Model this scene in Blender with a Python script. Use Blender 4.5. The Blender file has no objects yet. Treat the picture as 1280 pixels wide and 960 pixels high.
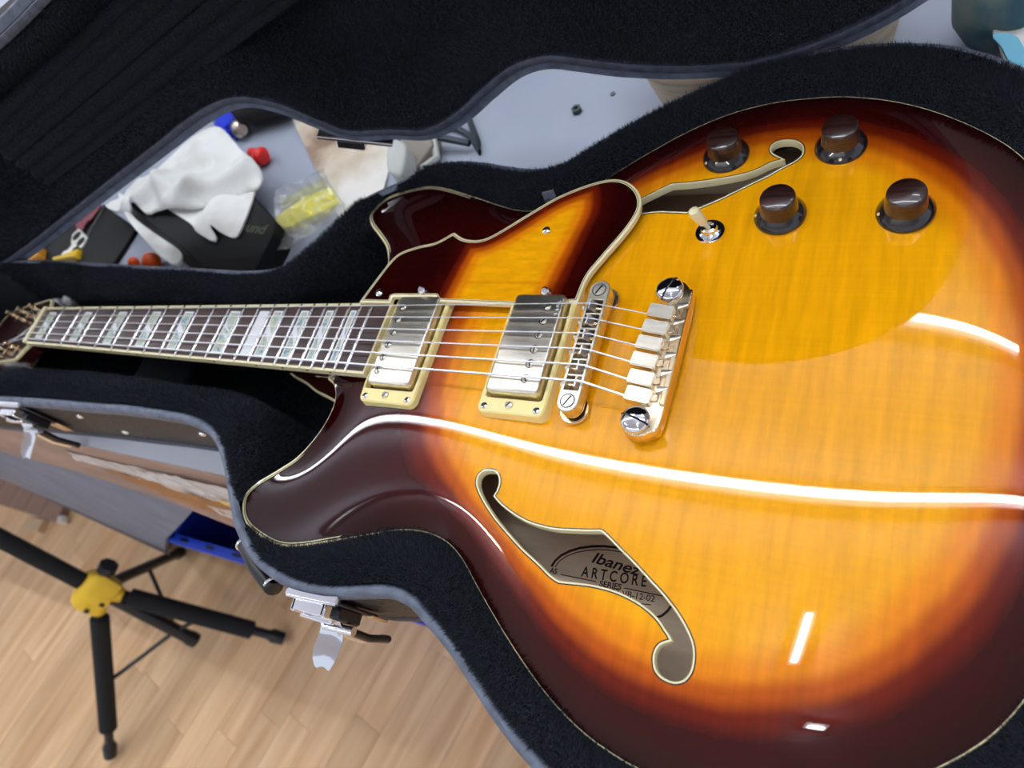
import bpy, bmesh, math, random
import numpy as np
from mathutils import Vector, Matrix, geometry
from math import radians, pi, sin, cos

# ------------------------------------------------------------------ units
# everything is laid out in millimetres around the guitar (x towards its tail,
# y towards its treble side, z up, 0 = crown of its top); the floor is at -850.
K = 0.001
ZOFF = 850.0
def W(x, y=None, z=None):
    if y is None: x, y, z = x
    return Vector((x*K, y*K, (z+ZOFF)*K))

scn = bpy.context.scene
COL = scn.collection
scn.view_settings.view_transform = 'Standard'
scn.view_settings.look = 'None'
scn.view_settings.gamma = 1.0
scn.view_settings.use_curve_mapping = False
scn.view_settings.exposure = -0.74

# ------------------------------------------------------------------ camera
cd = bpy.data.cameras.new('camera'); cam = bpy.data.objects.new('camera', cd); COL.objects.link(cam)
scn.camera = cam
cd.sensor_width = 36.0; cd.sensor_fit = 'HORIZONTAL'
cd.lens = 889.40/1280.0*36.0
cd.clip_start = 0.01; cd.clip_end = 60
_fwd = Vector((-0.48387578570481443, 0.3626580640590368, -0.7964567487199168)); _dn = Vector((0.08255711552683005, -0.8871192473931508, -0.4540966456388992)); _rt = _dn.cross(_fwd)
_M = Matrix(((_rt.x, -_dn.x, -_fwd.x, 0), (_rt.y, -_dn.y, -_fwd.y, 0), (_rt.z, -_dn.z, -_fwd.z, 0), (0,0,0,1)))
_M.translation = W(164.67, -181.80, 347.54)
cam.matrix_world = _M
cd.dof.use_dof = True; cd.dof.focus_distance = 0.40; cd.dof.aperture_fstop = 9.0

# ------------------------------------------------------------------ world
wd = bpy.data.worlds.new('world'); scn.world = wd; wd.use_nodes = True
bg = wd.node_tree.nodes['Background']; bg.inputs[0].default_value = (0.80, 0.86, 1.0, 1); bg.inputs[1].default_value = 1.45

random.seed(7); RNG = np.random.default_rng(7)
WM = {}
# ------------------------------------------------------------------ materials
MATS = {}
def mat(name, col, rough=.5, metal=0., coat=0., sheen=0., bump=None, var=None, emit=None, trans=0., ior=1.45, alpha=1., aniso=0., spec=.5, tint=None):
    """col may be one colour; var = (scale, (stretch), colour2, contrast) mixes a second colour by noise;
    bump = (scale, strength, kind)"""
    m = bpy.data.materials.new(name); m.use_nodes = True; nt = m.node_tree; N = nt.nodes; Lk = nt.links
    b = N['Principled BSDF']
    b.inputs['Base Color'].default_value = (*col, 1); b.inputs['Roughness'].default_value = rough
    b.inputs['Metallic'].default_value = metal; b.inputs['Coat Weight'].default_value = coat
    b.inputs['Coat Roughness'].default_value = .015
    b.inputs['Specular IOR Level'].default_value = spec
    b.inputs['IOR'].default_value = ior
    if sheen: b.inputs['Sheen Weight'].default_value = sheen; b.inputs['Sheen Roughness'].default_value = .5
    if tint: b.inputs['Sheen Tint'].default_value = (*tint, 1)
    if trans: b.inputs['Transmission Weight'].default_value = trans
    if alpha < 1: b.inputs['Alpha'].default_value = alpha
    if emit: b.inputs['Emission Color'].default_value = (*emit[0], 1); b.inputs['Emission Strength'].default_value = emit[1]
    tc = N.new('ShaderNodeTexCoord')
    if var:
        sc, st, c2, (lo, hi) = var
        mp = N.new('ShaderNodeMapping'); mp.inputs['Scale'].default_value = st; Lk.new(tc.outputs['Object'], mp.inputs[0])
        nz = N.new('ShaderNodeTexNoise'); nz.inputs['Scale'].default_value = sc; nz.inputs['Detail'].default_value = 5
        Lk.new(mp.outputs[0], nz.inputs['Vector'])
        rp = N.new('ShaderNodeMapRange'); rp.inputs[1].default_value = lo; rp.inputs[2].default_value = hi; Lk.new(nz.outputs[0], rp.inputs[0])
        mx = N.new('ShaderNodeMix'); mx.data_type = 'RGBA'; mx.inputs[6].default_value = (*col, 1); mx.inputs[7].default_value = (*c2, 1)
        Lk.new(rp.outputs[0], mx.inputs[0]); Lk.new(mx.outputs[2], b.inputs['Base Color'])
    if bump:
        sc, s, kind = bump
        if kind == 'v': t = N.new('ShaderNodeTexVoronoi'); t.inputs['Scale'].default_value = sc
        else: t = N.new('ShaderNodeTexNoise'); t.inputs['Scale'].default_value = sc; t.inputs['Detail'].default_value = 4
        Lk.new(tc.outputs['Object'], t.inputs['Vector'])
        bp = N.new('ShaderNodeBump'); bp.inputs['Strength'].default_value = s; bp.inputs['Distance'].default_value = .001
        Lk.new(t.outputs[0], bp.inputs['Height']); Lk.new(bp.outputs[0], b.inputs['Normal'])
    MATS[name] = m
    return m
def lin(r, g, b):
    f = lambda c: (c/255/12.92) if c/255 <= .04045 else ((c/255+.055)/1.055)**2.4
    return (f(r), f(g), f(b))

cream = mat('cream_binding', lin(240, 230, 184), .3, coat=.6)
cream_ring = mat('cream_plastic', lin(250, 234, 160), .35, coat=.3)
black_line = mat('black_line', lin(14, 10, 8), .3, coat=.6)
maroon = mat('maroon_gloss', (.028, .002, .0015), .3, coat=1.0)
nickel = mat('worn_nickel', (.80, .76, .66), .3, 1.0, bump=(900, .03, 'n'), var=(60, (1, 6, 1), (.66, .60, .48), (.35, .75)))
chrome = mat('chrome', (.86, .88, .92), .07, 1.0)
gold = mat('pale_gold', (.86, .66, .40), .2, 1.0, var=(90, (1, 1, 1), (.70, .58, .42), (.4, .7)))
steel = mat('bright_steel', (.92, .92, .94), .3, 1.0)
fretm = mat('fret_wire', (.82, .80, .78), .22, 1.0)
dark_metal = mat('dark_metal', (.06, .06, .07), .3, 1.0)
rosewood = mat('rosewood', lin(72, 42, 38), .38, coat=.15, var=(900, (.05, 1.0, 1), lin(34, 19, 18), (.35, .65)), bump=(600, .15, 'n'))
knobwood = mat('dark_knob_wood', lin(58, 30, 26), .3, coat=.7, var=(500, (.12, 1, 1), lin(22, 10, 10), (.4, .6)))
skirtm = mat('black_skirt', lin(24, 20, 24), .25, coat=.8)
inner_wood = mat('inner_plywood', lin(246, 228, 200), .7, var=(90, (.3, 2, 1), lin(232, 210, 180), (.3, .7)))
ink = mat('label_ink', lin(44, 30, 24), .7)
plush = mat('black_plush', (.0055, .0065, .009), .95, sheen=.10, tint=(.7, .8, 1), bump=(380, .6, 'n'), spec=.15)
fur = mat('plush_pile', (.012, .015, .0215), .8, sheen=.16, tint=(.65, .78, 1), spec=.2)
rimv = mat('grey_rim_vinyl', lin(98, 107, 124), .5, bump=(700, .3, 'n'), var=(120, (1, 1, 1), lin(74, 82, 96), (.35, .7)))
rimdark = mat('dark_rim_vinyl', lin(66, 73, 88), .45, bump=(700, .5, 'n'), var=(160, (1, 1, 1), lin(42, 47, 58), (.35, .7)))
tolex = mat('brown_black_vinyl', lin(58, 52, 48), .5, bump=(420, 1.0, 'v'), var=(300, (1, 1, 1), lin(26, 24, 24), (.38, .62)))
tabletop = mat('pale_grey_laminate', lin(160, 168, 184), .45, var=(6, (1, 1, 1), lin(148, 156, 172), (.4, .7)))
paperw = mat('white_paper', lin(206, 212, 222), .7, bump=(80, .1, 'n'))
fasciam = mat('brown_board', lin(168, 140, 126), .6, var=(30, (.3, 1, 1), lin(142, 118, 106), (.35, .65)))
tapem = mat('clear_tape', (.86, .85, .84), .16, trans=.2, alpha=.72, bump=(120, .8, 'n'))
tapebrown = mat('brown_tape', lin(158, 108, 62), .25, alpha=.92, bump=(90, .6, 'n'))
greypaint = mat('grey_painted_panel', lin(118, 128, 148), .6, var=(20, (1, 1, 1), lin(104, 113, 132), (.35, .7)))
bluepl = mat('blue_plastic', lin(20, 62, 190), .35, spec=.5)
cardb = mat('brown_cardboard', lin(170, 142, 128), .8)
blackfoam = mat('black_foam', (.008, .008, .009), .9, bump=(500, .4, 'n'))
blackpl = mat('black_plastic', (.010, .010, .011), .35)
brownmetal = mat('dark_brown_tube', (.030, .022, .018), .3, .3)
yellowpl = mat('yellow_plastic', lin(232, 190, 40), .42)
whitecloth = mat('white_cloth', lin(238, 240, 238), .95, sheen=.3, bump=(330, .55, 'n'), var=(25, (1, 1, 1), lin(214, 214, 208), (.45, .72)))
stained = mat('stained_cloth', lin(236, 234, 228), .95, sheen=.2, bump=(260, .5, 'n'))
blackbox = mat('black_card', lin(10, 11, 12), .6, spec=.3)
blackbox2 = mat('dark_brown_card', lin(38, 32, 32), .45)
darkprint = mat('grey_print', lin(74, 74, 60), .6)
redpl = mat('red_plastic', lin(226, 40, 36), .35)
orangepl = mat('orange_plastic', lin(244, 96, 30), .35)
yellowst = mat('yellow_sponge', lin(236, 226, 0), .7)
bagm = mat('clear_plastic_bag', (.95, .97, .97), .12, trans=.85, alpha=.45, bump=(60, 1.0, 'n'))
beige = mat('beige_ceramic', lin(214, 198, 172), .5, var=(20, (1, 1, 6), lin(186, 170, 148), (.4, .65)))
bluetool = mat('blue_tool_plastic', lin(30, 60, 210), .3)
whitepl = mat('white_pearl_button', lin(232, 236, 240), .25, coat=.4)
whitebox = mat('off_white_plastic', lin(196, 200, 196), .5)
greycard = mat('grey_felt', lin(96, 104, 118), .9)
teal = mat('blue_stripe_cloth', lin(120, 190, 215), .8)
greenglass = mat('grey_green_cloth', lin(96, 112, 108), .6, var=(25, (1, 1, 1), lin(50, 84, 96), (.45, .6)))
ceilm = mat('white_ceiling', lin(210, 213, 226), .9)
wallm = mat('grey_wall', lin(118, 116, 114), .9)
tubem = mat('lamp_tube', (1, 1, 1), .5, emit=((.92, .96, 1.0), 85.0))
lampcase = mat('white_lamp_body', lin(230, 230, 230), .5)
pearlw = mat('white_pearl', lin(238, 242, 246), .2, coat=.5)
blackcable = mat('black_cable', lin(44, 52, 62), .5)

def abalone():
    m = mat('abalone_shell', (1, 1, 1), .15, coat=.6); nt = m.node_tree; N = nt.nodes; Lk = nt.links; b = N['Principled BSDF']
    g = N.new('ShaderNodeNewGeometry'); nz = N.new('ShaderNodeTexNoise'); nz.inputs['Scale'].default_value = 130; nz.inputs['Detail'].default_value = 3; nz.inputs['Distortion'].default_value = 1.6
    Lk.new(g.outputs['Position'], nz.inputs['Vector'])
    r = N.new('ShaderNodeValToRGB'); e = r.color_ramp.elements
    e[0].position = .26; e[0].color = (*lin(90, 92, 140), 1); e[1].position = .78; e[1].color = (*lin(220, 236, 226), 1)
    for p_, c in ((.36, lin(130, 172, 196)), (.44, lin(186, 208, 190)), (.50, lin(214, 214, 196)), (.545, lin(168, 156, 118)), (.59, lin(200, 214, 196)), (.65, lin(140, 206, 206)), (.70, lin(196, 216, 190))):
        x = e.new(p_); x.color = (*c, 1)
    Lk.new(nz.outputs[0], r.inputs[0]); Lk.new(r.outputs[0], b.inputs['Base Color'])
    return m
abal = abalone()

def burst(name, attr, stops, figdir):
    """sunburst lacquer: colour follows the stored finish depth, with flame maple figure"""
    m = mat(name, (1, .6, 0), .34, coat=1.0); nt = m.node_tree; N = nt.nodes; Lk = nt.links; b = N['Principled BSDF']
    b.inputs['Coat Roughness'].default_value = .012
    b.inputs['Specular IOR Level'].default_value = .0
    a = N.new('ShaderNodeAttribute'); a.attribute_name = attr
    tc = N.new('ShaderNodeTexCoord')
    n0 = N.new('ShaderNodeTexNoise'); n0.inputs['Scale'].default_value = 26; n0.inputs['Detail'].default_value = 2; Lk.new(tc.outputs['Object'], n0.inputs['Vector'])
    ad = N.new('ShaderNodeMath'); ad.operation = 'MULTIPLY_ADD'; ad.inputs[1].default_value = .07; Lk.new(n0.outputs[0], ad.inputs[0]); Lk.new(a.outputs['Fac'], ad.inputs[2])
    sb = N.new('ShaderNodeMath'); sb.operation = 'SUBTRACT'; sb.inputs[1].default_value = .035; Lk.new(ad.outputs[0], sb.inputs[0])
    r = N.new('ShaderNodeValToRGB'); e = r.color_ramp.elements; r.color_ramp.interpolation = 'EASE'
    e[0].position = stops[0][0]; e[0].color = (*stops[0][1], 1); e[1].position = stops[-1][0]; e[1].color = (*stops[-1][1], 1)
    for p_, c in stops[1:-1]: x = e.new(p_); x.color = (*c, 1)
    Lk.new(sb.outputs[0], r.inputs[0])
    # figure: fine bands across the plate plus faint long grain
    mp = N.new('ShaderNodeMapping'); mp.inputs['Scale'].default_value = figdir; mp.inputs['Rotation'].default_value = (0, 0, radians(-12)); Lk.new(tc.outputs['Object'], mp.inputs[0])
    n1 = N.new('ShaderNodeTexNoise'); n1.inputs['Scale'].default_value = 1; n1.inputs['Detail'].default_value = 4; n1.inputs['Roughness'].default_value = .62; Lk.new(mp.outputs[0], n1.inputs['Vector'])
    mp2 = N.new('ShaderNodeMapping'); mp2.inputs['Scale'].default_value = (14, 420, 1); Lk.new(tc.outputs['Object'], mp2.inputs[0])
    n2 = N.new('ShaderNodeTexNoise'); n2.inputs['Scale'].default_value = 1; n2.inputs['Detail'].default_value = 3; Lk.new(mp2.outputs[0], n2.inputs['Vector'])
    r1 = N.new('ShaderNodeMapRange'); r1.inputs[1].default_value = .3; r1.inputs[2].default_value = .7; r1.inputs[3].default_value = .84; r1.inputs[4].default_value = 1.07; Lk.new(n1.outputs[0], r1.inputs[0])
    r2 = N.new('ShaderNodeMapRange'); r2.inputs[1].default_value = .3; r2.inputs[2].default_value = .7; r2.inputs[3].default_value = .965; r2.inputs[4].default_value = 1.02; Lk.new(n2.outputs[0], r2.inputs[0])
    mu = N.new('ShaderNodeMath'); mu.operation = 'MULTIPLY'; Lk.new(r1.outputs[0], mu.inputs[0]); Lk.new(r2.outputs[0], mu.inputs[1])
    vm = N.new('ShaderNodeVectorMath'); vm.operation = 'SCALE'; Lk.new(r.outputs[0], vm.inputs[0]); Lk.new(mu.outputs[0], vm.inputs['Scale'])
    Lk.new(vm.outputs[0], b.inputs['Base Color'])
    return m
STOPS = [(.00, (.016, .0010, .0010)), (.28, (.034, .0016, .0012)), (.42, (.12, .009, .002)), (.54, (.42, .075, .003)), (.66, (.78, .24, .004)), (.82, (.90, .385, .003)), (1.0, (.92, .40, .003))]
burst_top = burst('sunburst_top', 'finish', STOPS, (150, 14, 1))
burst_guard = burst('sunburst_guard', 'finish', STOPS, (60, 190, 1))

def floor_mat():
    m = mat('beech_laminate', (1, 1, 1), .55); nt = m.node_tree; N = nt.nodes; Lk = nt.links; b = N['Principled BSDF']
    oi = N.new('ShaderNodeObjectInfo'); tc = N.new('ShaderNodeTexCoord')
    off = N.new('ShaderNodeVectorMath'); off.operation = 'MULTIPLY_ADD'; off.inputs[1].default_value = (1, 1, 1)
    cb = N.new('ShaderNodeCombineXYZ'); Lk.new(oi.outputs['Random'], cb.inputs[0]); Lk.new(oi.outputs['Random'], cb.inputs[1])
    sc = N.new('ShaderNodeVectorMath'); sc.operation = 'SCALE'; sc.inputs['Scale'].default_value = 37.0; Lk.new(cb.outputs[0], sc.inputs[0])
    Lk.new(tc.outputs['Object'], off.inputs[0]); Lk.new(sc.outputs[0], off.inputs[2])
    mp = N.new('ShaderNodeMapping'); mp.inputs['Scale'].default_value = (34, 2.6, 1); Lk.new(off.outputs[0], mp.inputs[0])
    n1 = N.new('ShaderNodeTexNoise'); n1.inputs['Scale'].default_value = 1; n1.inputs['Detail'].default_value = 6; n1.inputs['Distortion'].default_value = .6; Lk.new(mp.outputs[0], n1.inputs['Vector'])
    r = N.new('ShaderNodeValToRGB'); e = r.color_ramp.elements
    e[0].position = .25; e[0].color = (*lin(200, 152, 106), 1); e[1].position = .68; e[1].color = (*lin(238, 202, 156), 1)
    Lk.new(n1.outputs[0], r.inputs[0])
    mr = N.new('ShaderNodeMapRange'); mr.inputs[3].default_value = .84; mr.inputs[4].default_value = 1.08; Lk.new(oi.outputs['Random'], mr.inputs[0])
    vm = N.new('ShaderNodeVectorMath'); vm.operation = 'SCALE'; Lk.new(r.outputs[0], vm.inputs[0]); Lk.new(mr.outputs[0], vm.inputs['Scale'])
    Lk.new(vm.outputs[0], b.inputs['Base Color'])
    return m
beech = floor_mat()
def stain_mat():
    nt = stained.node_tree; N = nt.nodes; Lk = nt.links; b = N['Principled BSDF']; g = N.new('ShaderNodeNewGeometry')
    d = N.new('ShaderNodeVectorMath'); d.operation = 'DISTANCE'; d.inputs[1].default_value = W((-429.5,300.1,-86.0)); Lk.new(g.outputs['Position'], d.inputs[0])
    nz = N.new('ShaderNodeTexNoise'); nz.inputs['Scale'].default_value = 28; nz.inputs['Detail'].default_value = 6; Lk.new(g.outputs['Position'], nz.inputs['Vector'])
    ma = N.new('ShaderNodeMath'); ma.operation = 'MULTIPLY_ADD'; ma.inputs[1].default_value = .11; Lk.new(nz.outputs[0], ma.inputs[0]); Lk.new(d.outputs['Value'], ma.inputs[2])
    r = N.new('ShaderNodeValToRGB'); e = r.color_ramp.elements; e[0].position = .07; e[0].color = (*lin(138, 112, 92), 1); e[1].position = .17; e[1].color = (*lin(236, 234, 228), 1)
    x = e.new(.11); x.color = (*lin(200, 186, 164), 1)
    Lk.new(ma.outputs[0], r.inputs[0]); Lk.new(r.outputs[0], b.inputs['Base Color'])
stain_mat()

# ------------------------------------------------------------------ object helpers
def place(o, M, parent=None):
    COL.objects.link(o); WM[o.name] = M
    o.matrix_basis = M
    if parent is not None:
        o.parent = parent; o.matrix_parent_inverse = WM[parent.name].inverted()
    return o
def thing(name, label, cat, loc, group=None):
    o = bpy.data.objects.new(name, None); o.empty_display_size = .02
    place(o, Matrix.Translation(W(loc)))
    o['label'] = label; o['category'] = cat
    if group: o['group'] = group
    return o
def tag(o, label, cat, group=None):
    o['label'] = label; o['category'] = cat
    if group: o['group'] = group
    return o
def frame(loc=(0, 0, 0), rot=None, axes=None):
    """world matrix whose origin is at loc (mm)"""
    if axes:
        x, y, z = [Vector(a).normalized() for a in axes]
        R = Matrix(((x.x, y.x, z.x), (x.y, y.y, z.y), (x.z, y.z, z.z))).to_4x4()
    else:
        R = Matrix.Identity(4)
        if rot: 
            from mathutils import Euler
            R = Euler([radians(a) for a in rot]).to_matrix().to_4x4()
    return Matrix.Translation(W(loc)) @ R
def mesh_from(name, V, F, m, smooth=True, angle=40):
    me = bpy.data.meshes.new(name)
    me.from_pydata([(v[0]*K, v[1]*K, v[2]*K) for v in V], [], F); me.validate(); me.update()
    if m is not None: me.materials.append(m)
    if smooth:
        me.shade_smooth()
        try: me.set_sharp_from_angle(angle=radians(angle))
        except Exception: pass
    return me
def mk(name, g, m, parent=None, loc=(0, 0, 0), rot=None, axes=None, smooth=True, angle=40):
    V, F = g
    return place(bpy.data.objects.new(name, mesh_from(name, V, F, m, smooth, angle)), frame(loc, rot, axes), parent)
def inst(name, src, parent, loc, rot=None, axes=None):
    return place(bpy.data.objects.new(name, src.data), frame(loc, rot, axes), parent)
def join(*gs):
    V = []; F = []
    for v, f in gs:
        o = len(V); V += [tuple(x) for x in v]; F += [tuple(i+o for i in q) for q in f]
    return V, F
def xf(g, loc=(0, 0, 0), rot=(0, 0, 0), sc=(1, 1, 1)):
    from mathutils import Euler
    R = Euler([radians(a) for a in rot]).to_matrix()
    return [tuple(R @ Vector((v[0]*sc[0], v[1]*sc[1], v[2]*sc[2])) + Vector(loc)) for v in g[0]], g[1]
def box(sx, sy, sz, c=(0, 0, 0), bev=0, seg=1):
    bm = bmesh.new(); bmesh.ops.create_cube(bm, size=1)
    bmesh.ops.scale(bm, vec=(sx, sy, sz), verts=bm.verts)
    if bev: bmesh.ops.bevel(bm, geom=bm.edges[:], offset=bev, segments=seg, affect='EDGES')
    bmesh.ops.translate(bm, vec=c, verts=bm.verts)
    bm.verts.index_update(); V = [tuple(v.co) for v in bm.verts]; F = [tuple(v.index for v in f.verts) for f in bm.faces]; bm.free()
    return V, F
def lathe(prof, n=32, cap=True):
    V = []; F = []
    for r, z in prof:
        for i in range(n): a = 2*pi*i/n; V.append((r*cos(a), r*sin(a), z))
    for j in range(len(prof)-1):
        for i in range(n):
            k = (i+1) % n; F.append((j*n+i, j*n+k, (j+1)*n+k, (j+1)*n+i))
    if cap:
        if prof[0][0] > 1e-6: F.append(tuple(reversed(range(n))))
        if prof[-1][0] > 1e-6: F.append(tuple(range((len(prof)-1)*n, len(prof)*n)))
    return V, F
def tube(path, r, n=10, closed=False, flat=1.0):
    P = [Vector(p) for p in path]; V = []; F = []; m = len(P)
    rs = r if isinstance(r, (list, tuple)) else [r]*m
    up = Vector((0, 0, 1)); 
    for i, p in enumerate(P):
        a = P[(i-1) % m] if (closed or i > 0) else P[i]; b = P[(i+1) % m] if (closed or i < m-1) else P[i]
        t = (b-a).normalized()
        u = up if abs(t.dot(up)) < .95 else Vector((1, 0, 0))
        s = t.cross(u).normalized(); w = s.cross(t)
        for k in range(n):
            q = 2*pi*k/n; V.append(tuple(p + s*rs[i]*cos(q) + w*rs[i]*flat*sin(q)))
    for i in range(m if closed else m-1):
        j = (i+1) % m
        for k in range(n):
            l = (k+1) % n; F.append((i*n+k, i*n+l, j*n+l, j*n+k))
    if not closed: F.append(tuple(reversed(range(n)))); F.append(tuple(range((m-1)*n, m*n)))
    return V, F
def cyl(r, h, n=16, z0=0): return lathe([(r, z0), (r, z0+h)], n)
def prism(poly, z0, z1, bev=0):
    P = [(p[0], p[1]) for p in poly]
    if area(P) < 0: P = P[::-1]
    n = len(P)
    if bev:
        Q = offs(P, bev); rings = [(P, z0), (P, z1-bev), (offs(P, bev*.35), z1-bev*.3), (Q, z1)]
    else: rings = [(P, z0), (P, z1)]
    V = []; F = []
    for R_, z in rings:
        V += [(x, y, z if not callable(z) else z(x, y)) for x, y in R_]
    for j in range(len(rings)-1):
        for i in range(n): k = (i+1) % n; F.append((j*n+i, j*n+k, (j+1)*n+k, (j+1)*n+i))
    F.append(tuple(reversed(range(n))))
    F.append(tuple(range((len(rings)-1)*n, len(rings)*n)))
    return V, F
def area(P): return .5*sum(P[i][0]*P[(i+1) % len(P)][1]-P[(i+1) % len(P)][0]*P[i][1] for i in range(len(P)))
def offs(P, d):
    """move a CCW outline inwards by d"""
    A = np.array(P, float); a = np.roll(A, 1, 0); b = np.roll(A, -1, 0)
    t1 = A-a; t1 /= np.linalg.norm(t1, axis=1)[:, None]+1e-9; t2 = b-A; t2 /= np.linalg.norm(t2, axis=1)[:, None]+1e-9
    n1 = np.stack([-t1[:, 1], t1[:, 0]], 1); n2 = np.stack([-t2[:, 1], t2[:, 0]], 1)
    nn = n1+n2; l = np.linalg.norm(nn, axis=1)[:, None]+1e-9; nn /= l
    c = np.clip((nn*n1).sum(1), .5, 1)[:, None]
    return [tuple(x) for x in A+nn*d/c]
def rrect(x0, x1, y0, y1, r, n=5):
    P = []
    for cx, cy, a0 in ((x1-r, y1-r, 0), (x0+r, y1-r, 90), (x0+r, y0+r, 180), (x1-r, y0+r, 270)):
        for i in range(n+1): a = radians(a0+90*i/n); P.append((cx+r*cos(a), cy+r*sin(a)))
    return P
def smooth_closed(P, step, sharp=()):
    """Catmull-Rom through P, resampled evenly (keeps CCW)"""
    n = len(P); out = []
    for i in range(n):
        p0, p1, p2, p3 = [np.array(P[(i+k) % n], float) for k in (-1, 0, 1, 2)]
        if i in sharp: p0 = p1
        if (i+1) % n in sharp: p3 = p2
        for k in range(8):
            t = k/8; out.append(.5*((2*p1)+(-p0+p2)*t+(2*p0-5*p1+4*p2-p3)*t*t+(-p0+3*p1-3*p2+p3)*t**3))
    A = np.array(out); L = np.r_[0, np.cumsum(np.linalg.norm(np.roll(A, -1, 0)-A, axis=1))]
    m = int(round(L[-1]/step)); s = np.linspace(0, L[-1], m, endpoint=False); B = np.vstack([A, A[:1]])
    R = [(float(np.interp(x, L, B[:, 0])), float(np.interp(x, L, B[:, 1]))) for x in s]
    return R if area(R) > 0 else R[::-1]
def sweep(outline, prof, closed_prof=False):
    """rings of the outline at (inset, z); z may be a function of x,y"""
    rings = [offs(outline, d) if abs(d) > 1e-6 else outline for d, z in prof]
    n = len(outline); V = []; F = []
    for R_, (d, z) in zip(rings, prof): V += [(x, y, z(x, y) if callable(z) else z) for x, y in R_]
    m = len(prof)
    for j in range(m if closed_prof else m-1):
        jj = (j+1) % m
        for i in range(n): k = (i+1) % n; F.append((j*n+i, j*n+k, jj*n+k, jj*n+i))
    return V, F
def inside(P, X, Y):
    P = np.array(P); r = np.zeros(X.shape, bool)
    for i in range(len(P)):
        x1, y1 = P[i]; x2, y2 = P[(i+1) % len(P)]
        c = ((y1 > Y) != (y2 > Y)); 
        if y1 != y2: r ^= c & (X < (x2-x1)*(Y-y1)/(y2-y1)+x1)
    return r
def dist(P, X, Y):
    A = np.array(P, float); B = np.roll(A, -1, 0); d = np.full(X.shape, 1e9)
    for a, b in zip(A, B):
        ab = b-a; t = np.clip(((X-a[0])*ab[0]+(Y-a[1])*ab[1])/(ab@ab+1e-9), 0, 1)
        d = np.minimum(d, np.hypot(X-a[0]-t*ab[0], Y-a[1]-t*ab[1]))
    return d
def cdt(loops, step, keep=None, margin=.6, extra=None):
    """triangulate the region inside loops[0] with every loop as a constraint"""
    O = np.array(loops[0]); x0, y0 = O.min(0); x1, y1 = O.max(0)
    xs = np.arange(x0, x1, step); ys = np.arange(y0, y1, step*.866)
    X, Y = np.meshgrid(xs, ys); X = X+(np.arange(len(ys)) % 2)[:, None]*step/2; X = X.ravel(); Y = Y.ravel()
    ok = inside(loops[0], X, Y)
    for l in loops: ok &= dist(l, X, Y) > step*margin
    pts = [Vector((a, b)) for a, b in zip(X[ok], Y[ok])]; ed = []
    for l in loops:
        o = len(pts); pts += [Vector(p) for p in l]; ed += [(o+i, o+(i+1) % len(l)) for i in range(len(l))]
    if extra: pts += [Vector(p) for p in extra]
    r = geometry.delaunay_2d_cdt(pts, ed, [], 0, 1e-5)
    V = np.array([(v.x, v.y) for v in r[0]]); F = np.array([f for f in r[2]])
    c = V[F].mean(1); k = inside(loops[0], c[:, 0], c[:, 1]); F = F[k]
    a = V[F]; s = (a[:, 1, 0]-a[:, 0, 0])*(a[:, 2, 1]-a[:, 0, 1])-(a[:, 1, 1]-a[:, 0, 1])*(a[:, 2, 0]-a[:, 0, 0])
    F[s < 0] = F[s < 0][:, ::-1]; F = F[np.abs(s) > 1e-4]
    return V, F
def poisson(V, F, fixed, it=900):
    i, j, k = F.T; n = len(V)
    def cot(a, b, c):
        u = V[b]-V[a]; w = V[c]-V[a]; return (u*w).sum(1)/(np.abs(u[:, 0]*w[:, 1]-u[:, 1]*w[:, 0])+1e-9)
    I = np.r_[j, k, k, i, i, j]; J = np.r_[k, j, i, k, j, i]; w = .5*np.r_[cot(i, j, k), cot(i, j, k), cot(j, k, i), cot(j, k, i), cot(k, i, j), cot(k, i, j)]
    dg = np.bincount(I, w, n)
    ar = .5*np.abs((V[j]-V[i])[:, 0]*(V[k]-V[i])[:, 1]-(V[j]-V[i])[:, 1]*(V[k]-V[i])[:, 0])
    rhs = np.bincount(np.r_[i, j, k], np.r_[ar, ar, ar]/3, n); fr = ~fixed
    A = lambda x: (dg*x-np.bincount(I, w*x[J], n))*fr
    x = np.zeros(n); r = rhs*fr; p = r.copy(); rr = r@r
    for _ in range(it):
        Ap = A(p); al = rr/(p@Ap+1e-30); x += al*p; r -= al*Ap; r2 = r@r
        if r2 < 1e-8: break
        p = r+r2/rr*p; rr = r2
    return x
def drop_unused(V, F):
    u, inv = np.unique(F, return_inverse=True); return V[u], inv.reshape(F.shape), u
def sst(x, a, b):
    t = np.clip((x-a)/(b-a), 0, 1); return t*t*(3-2*t)
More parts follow.
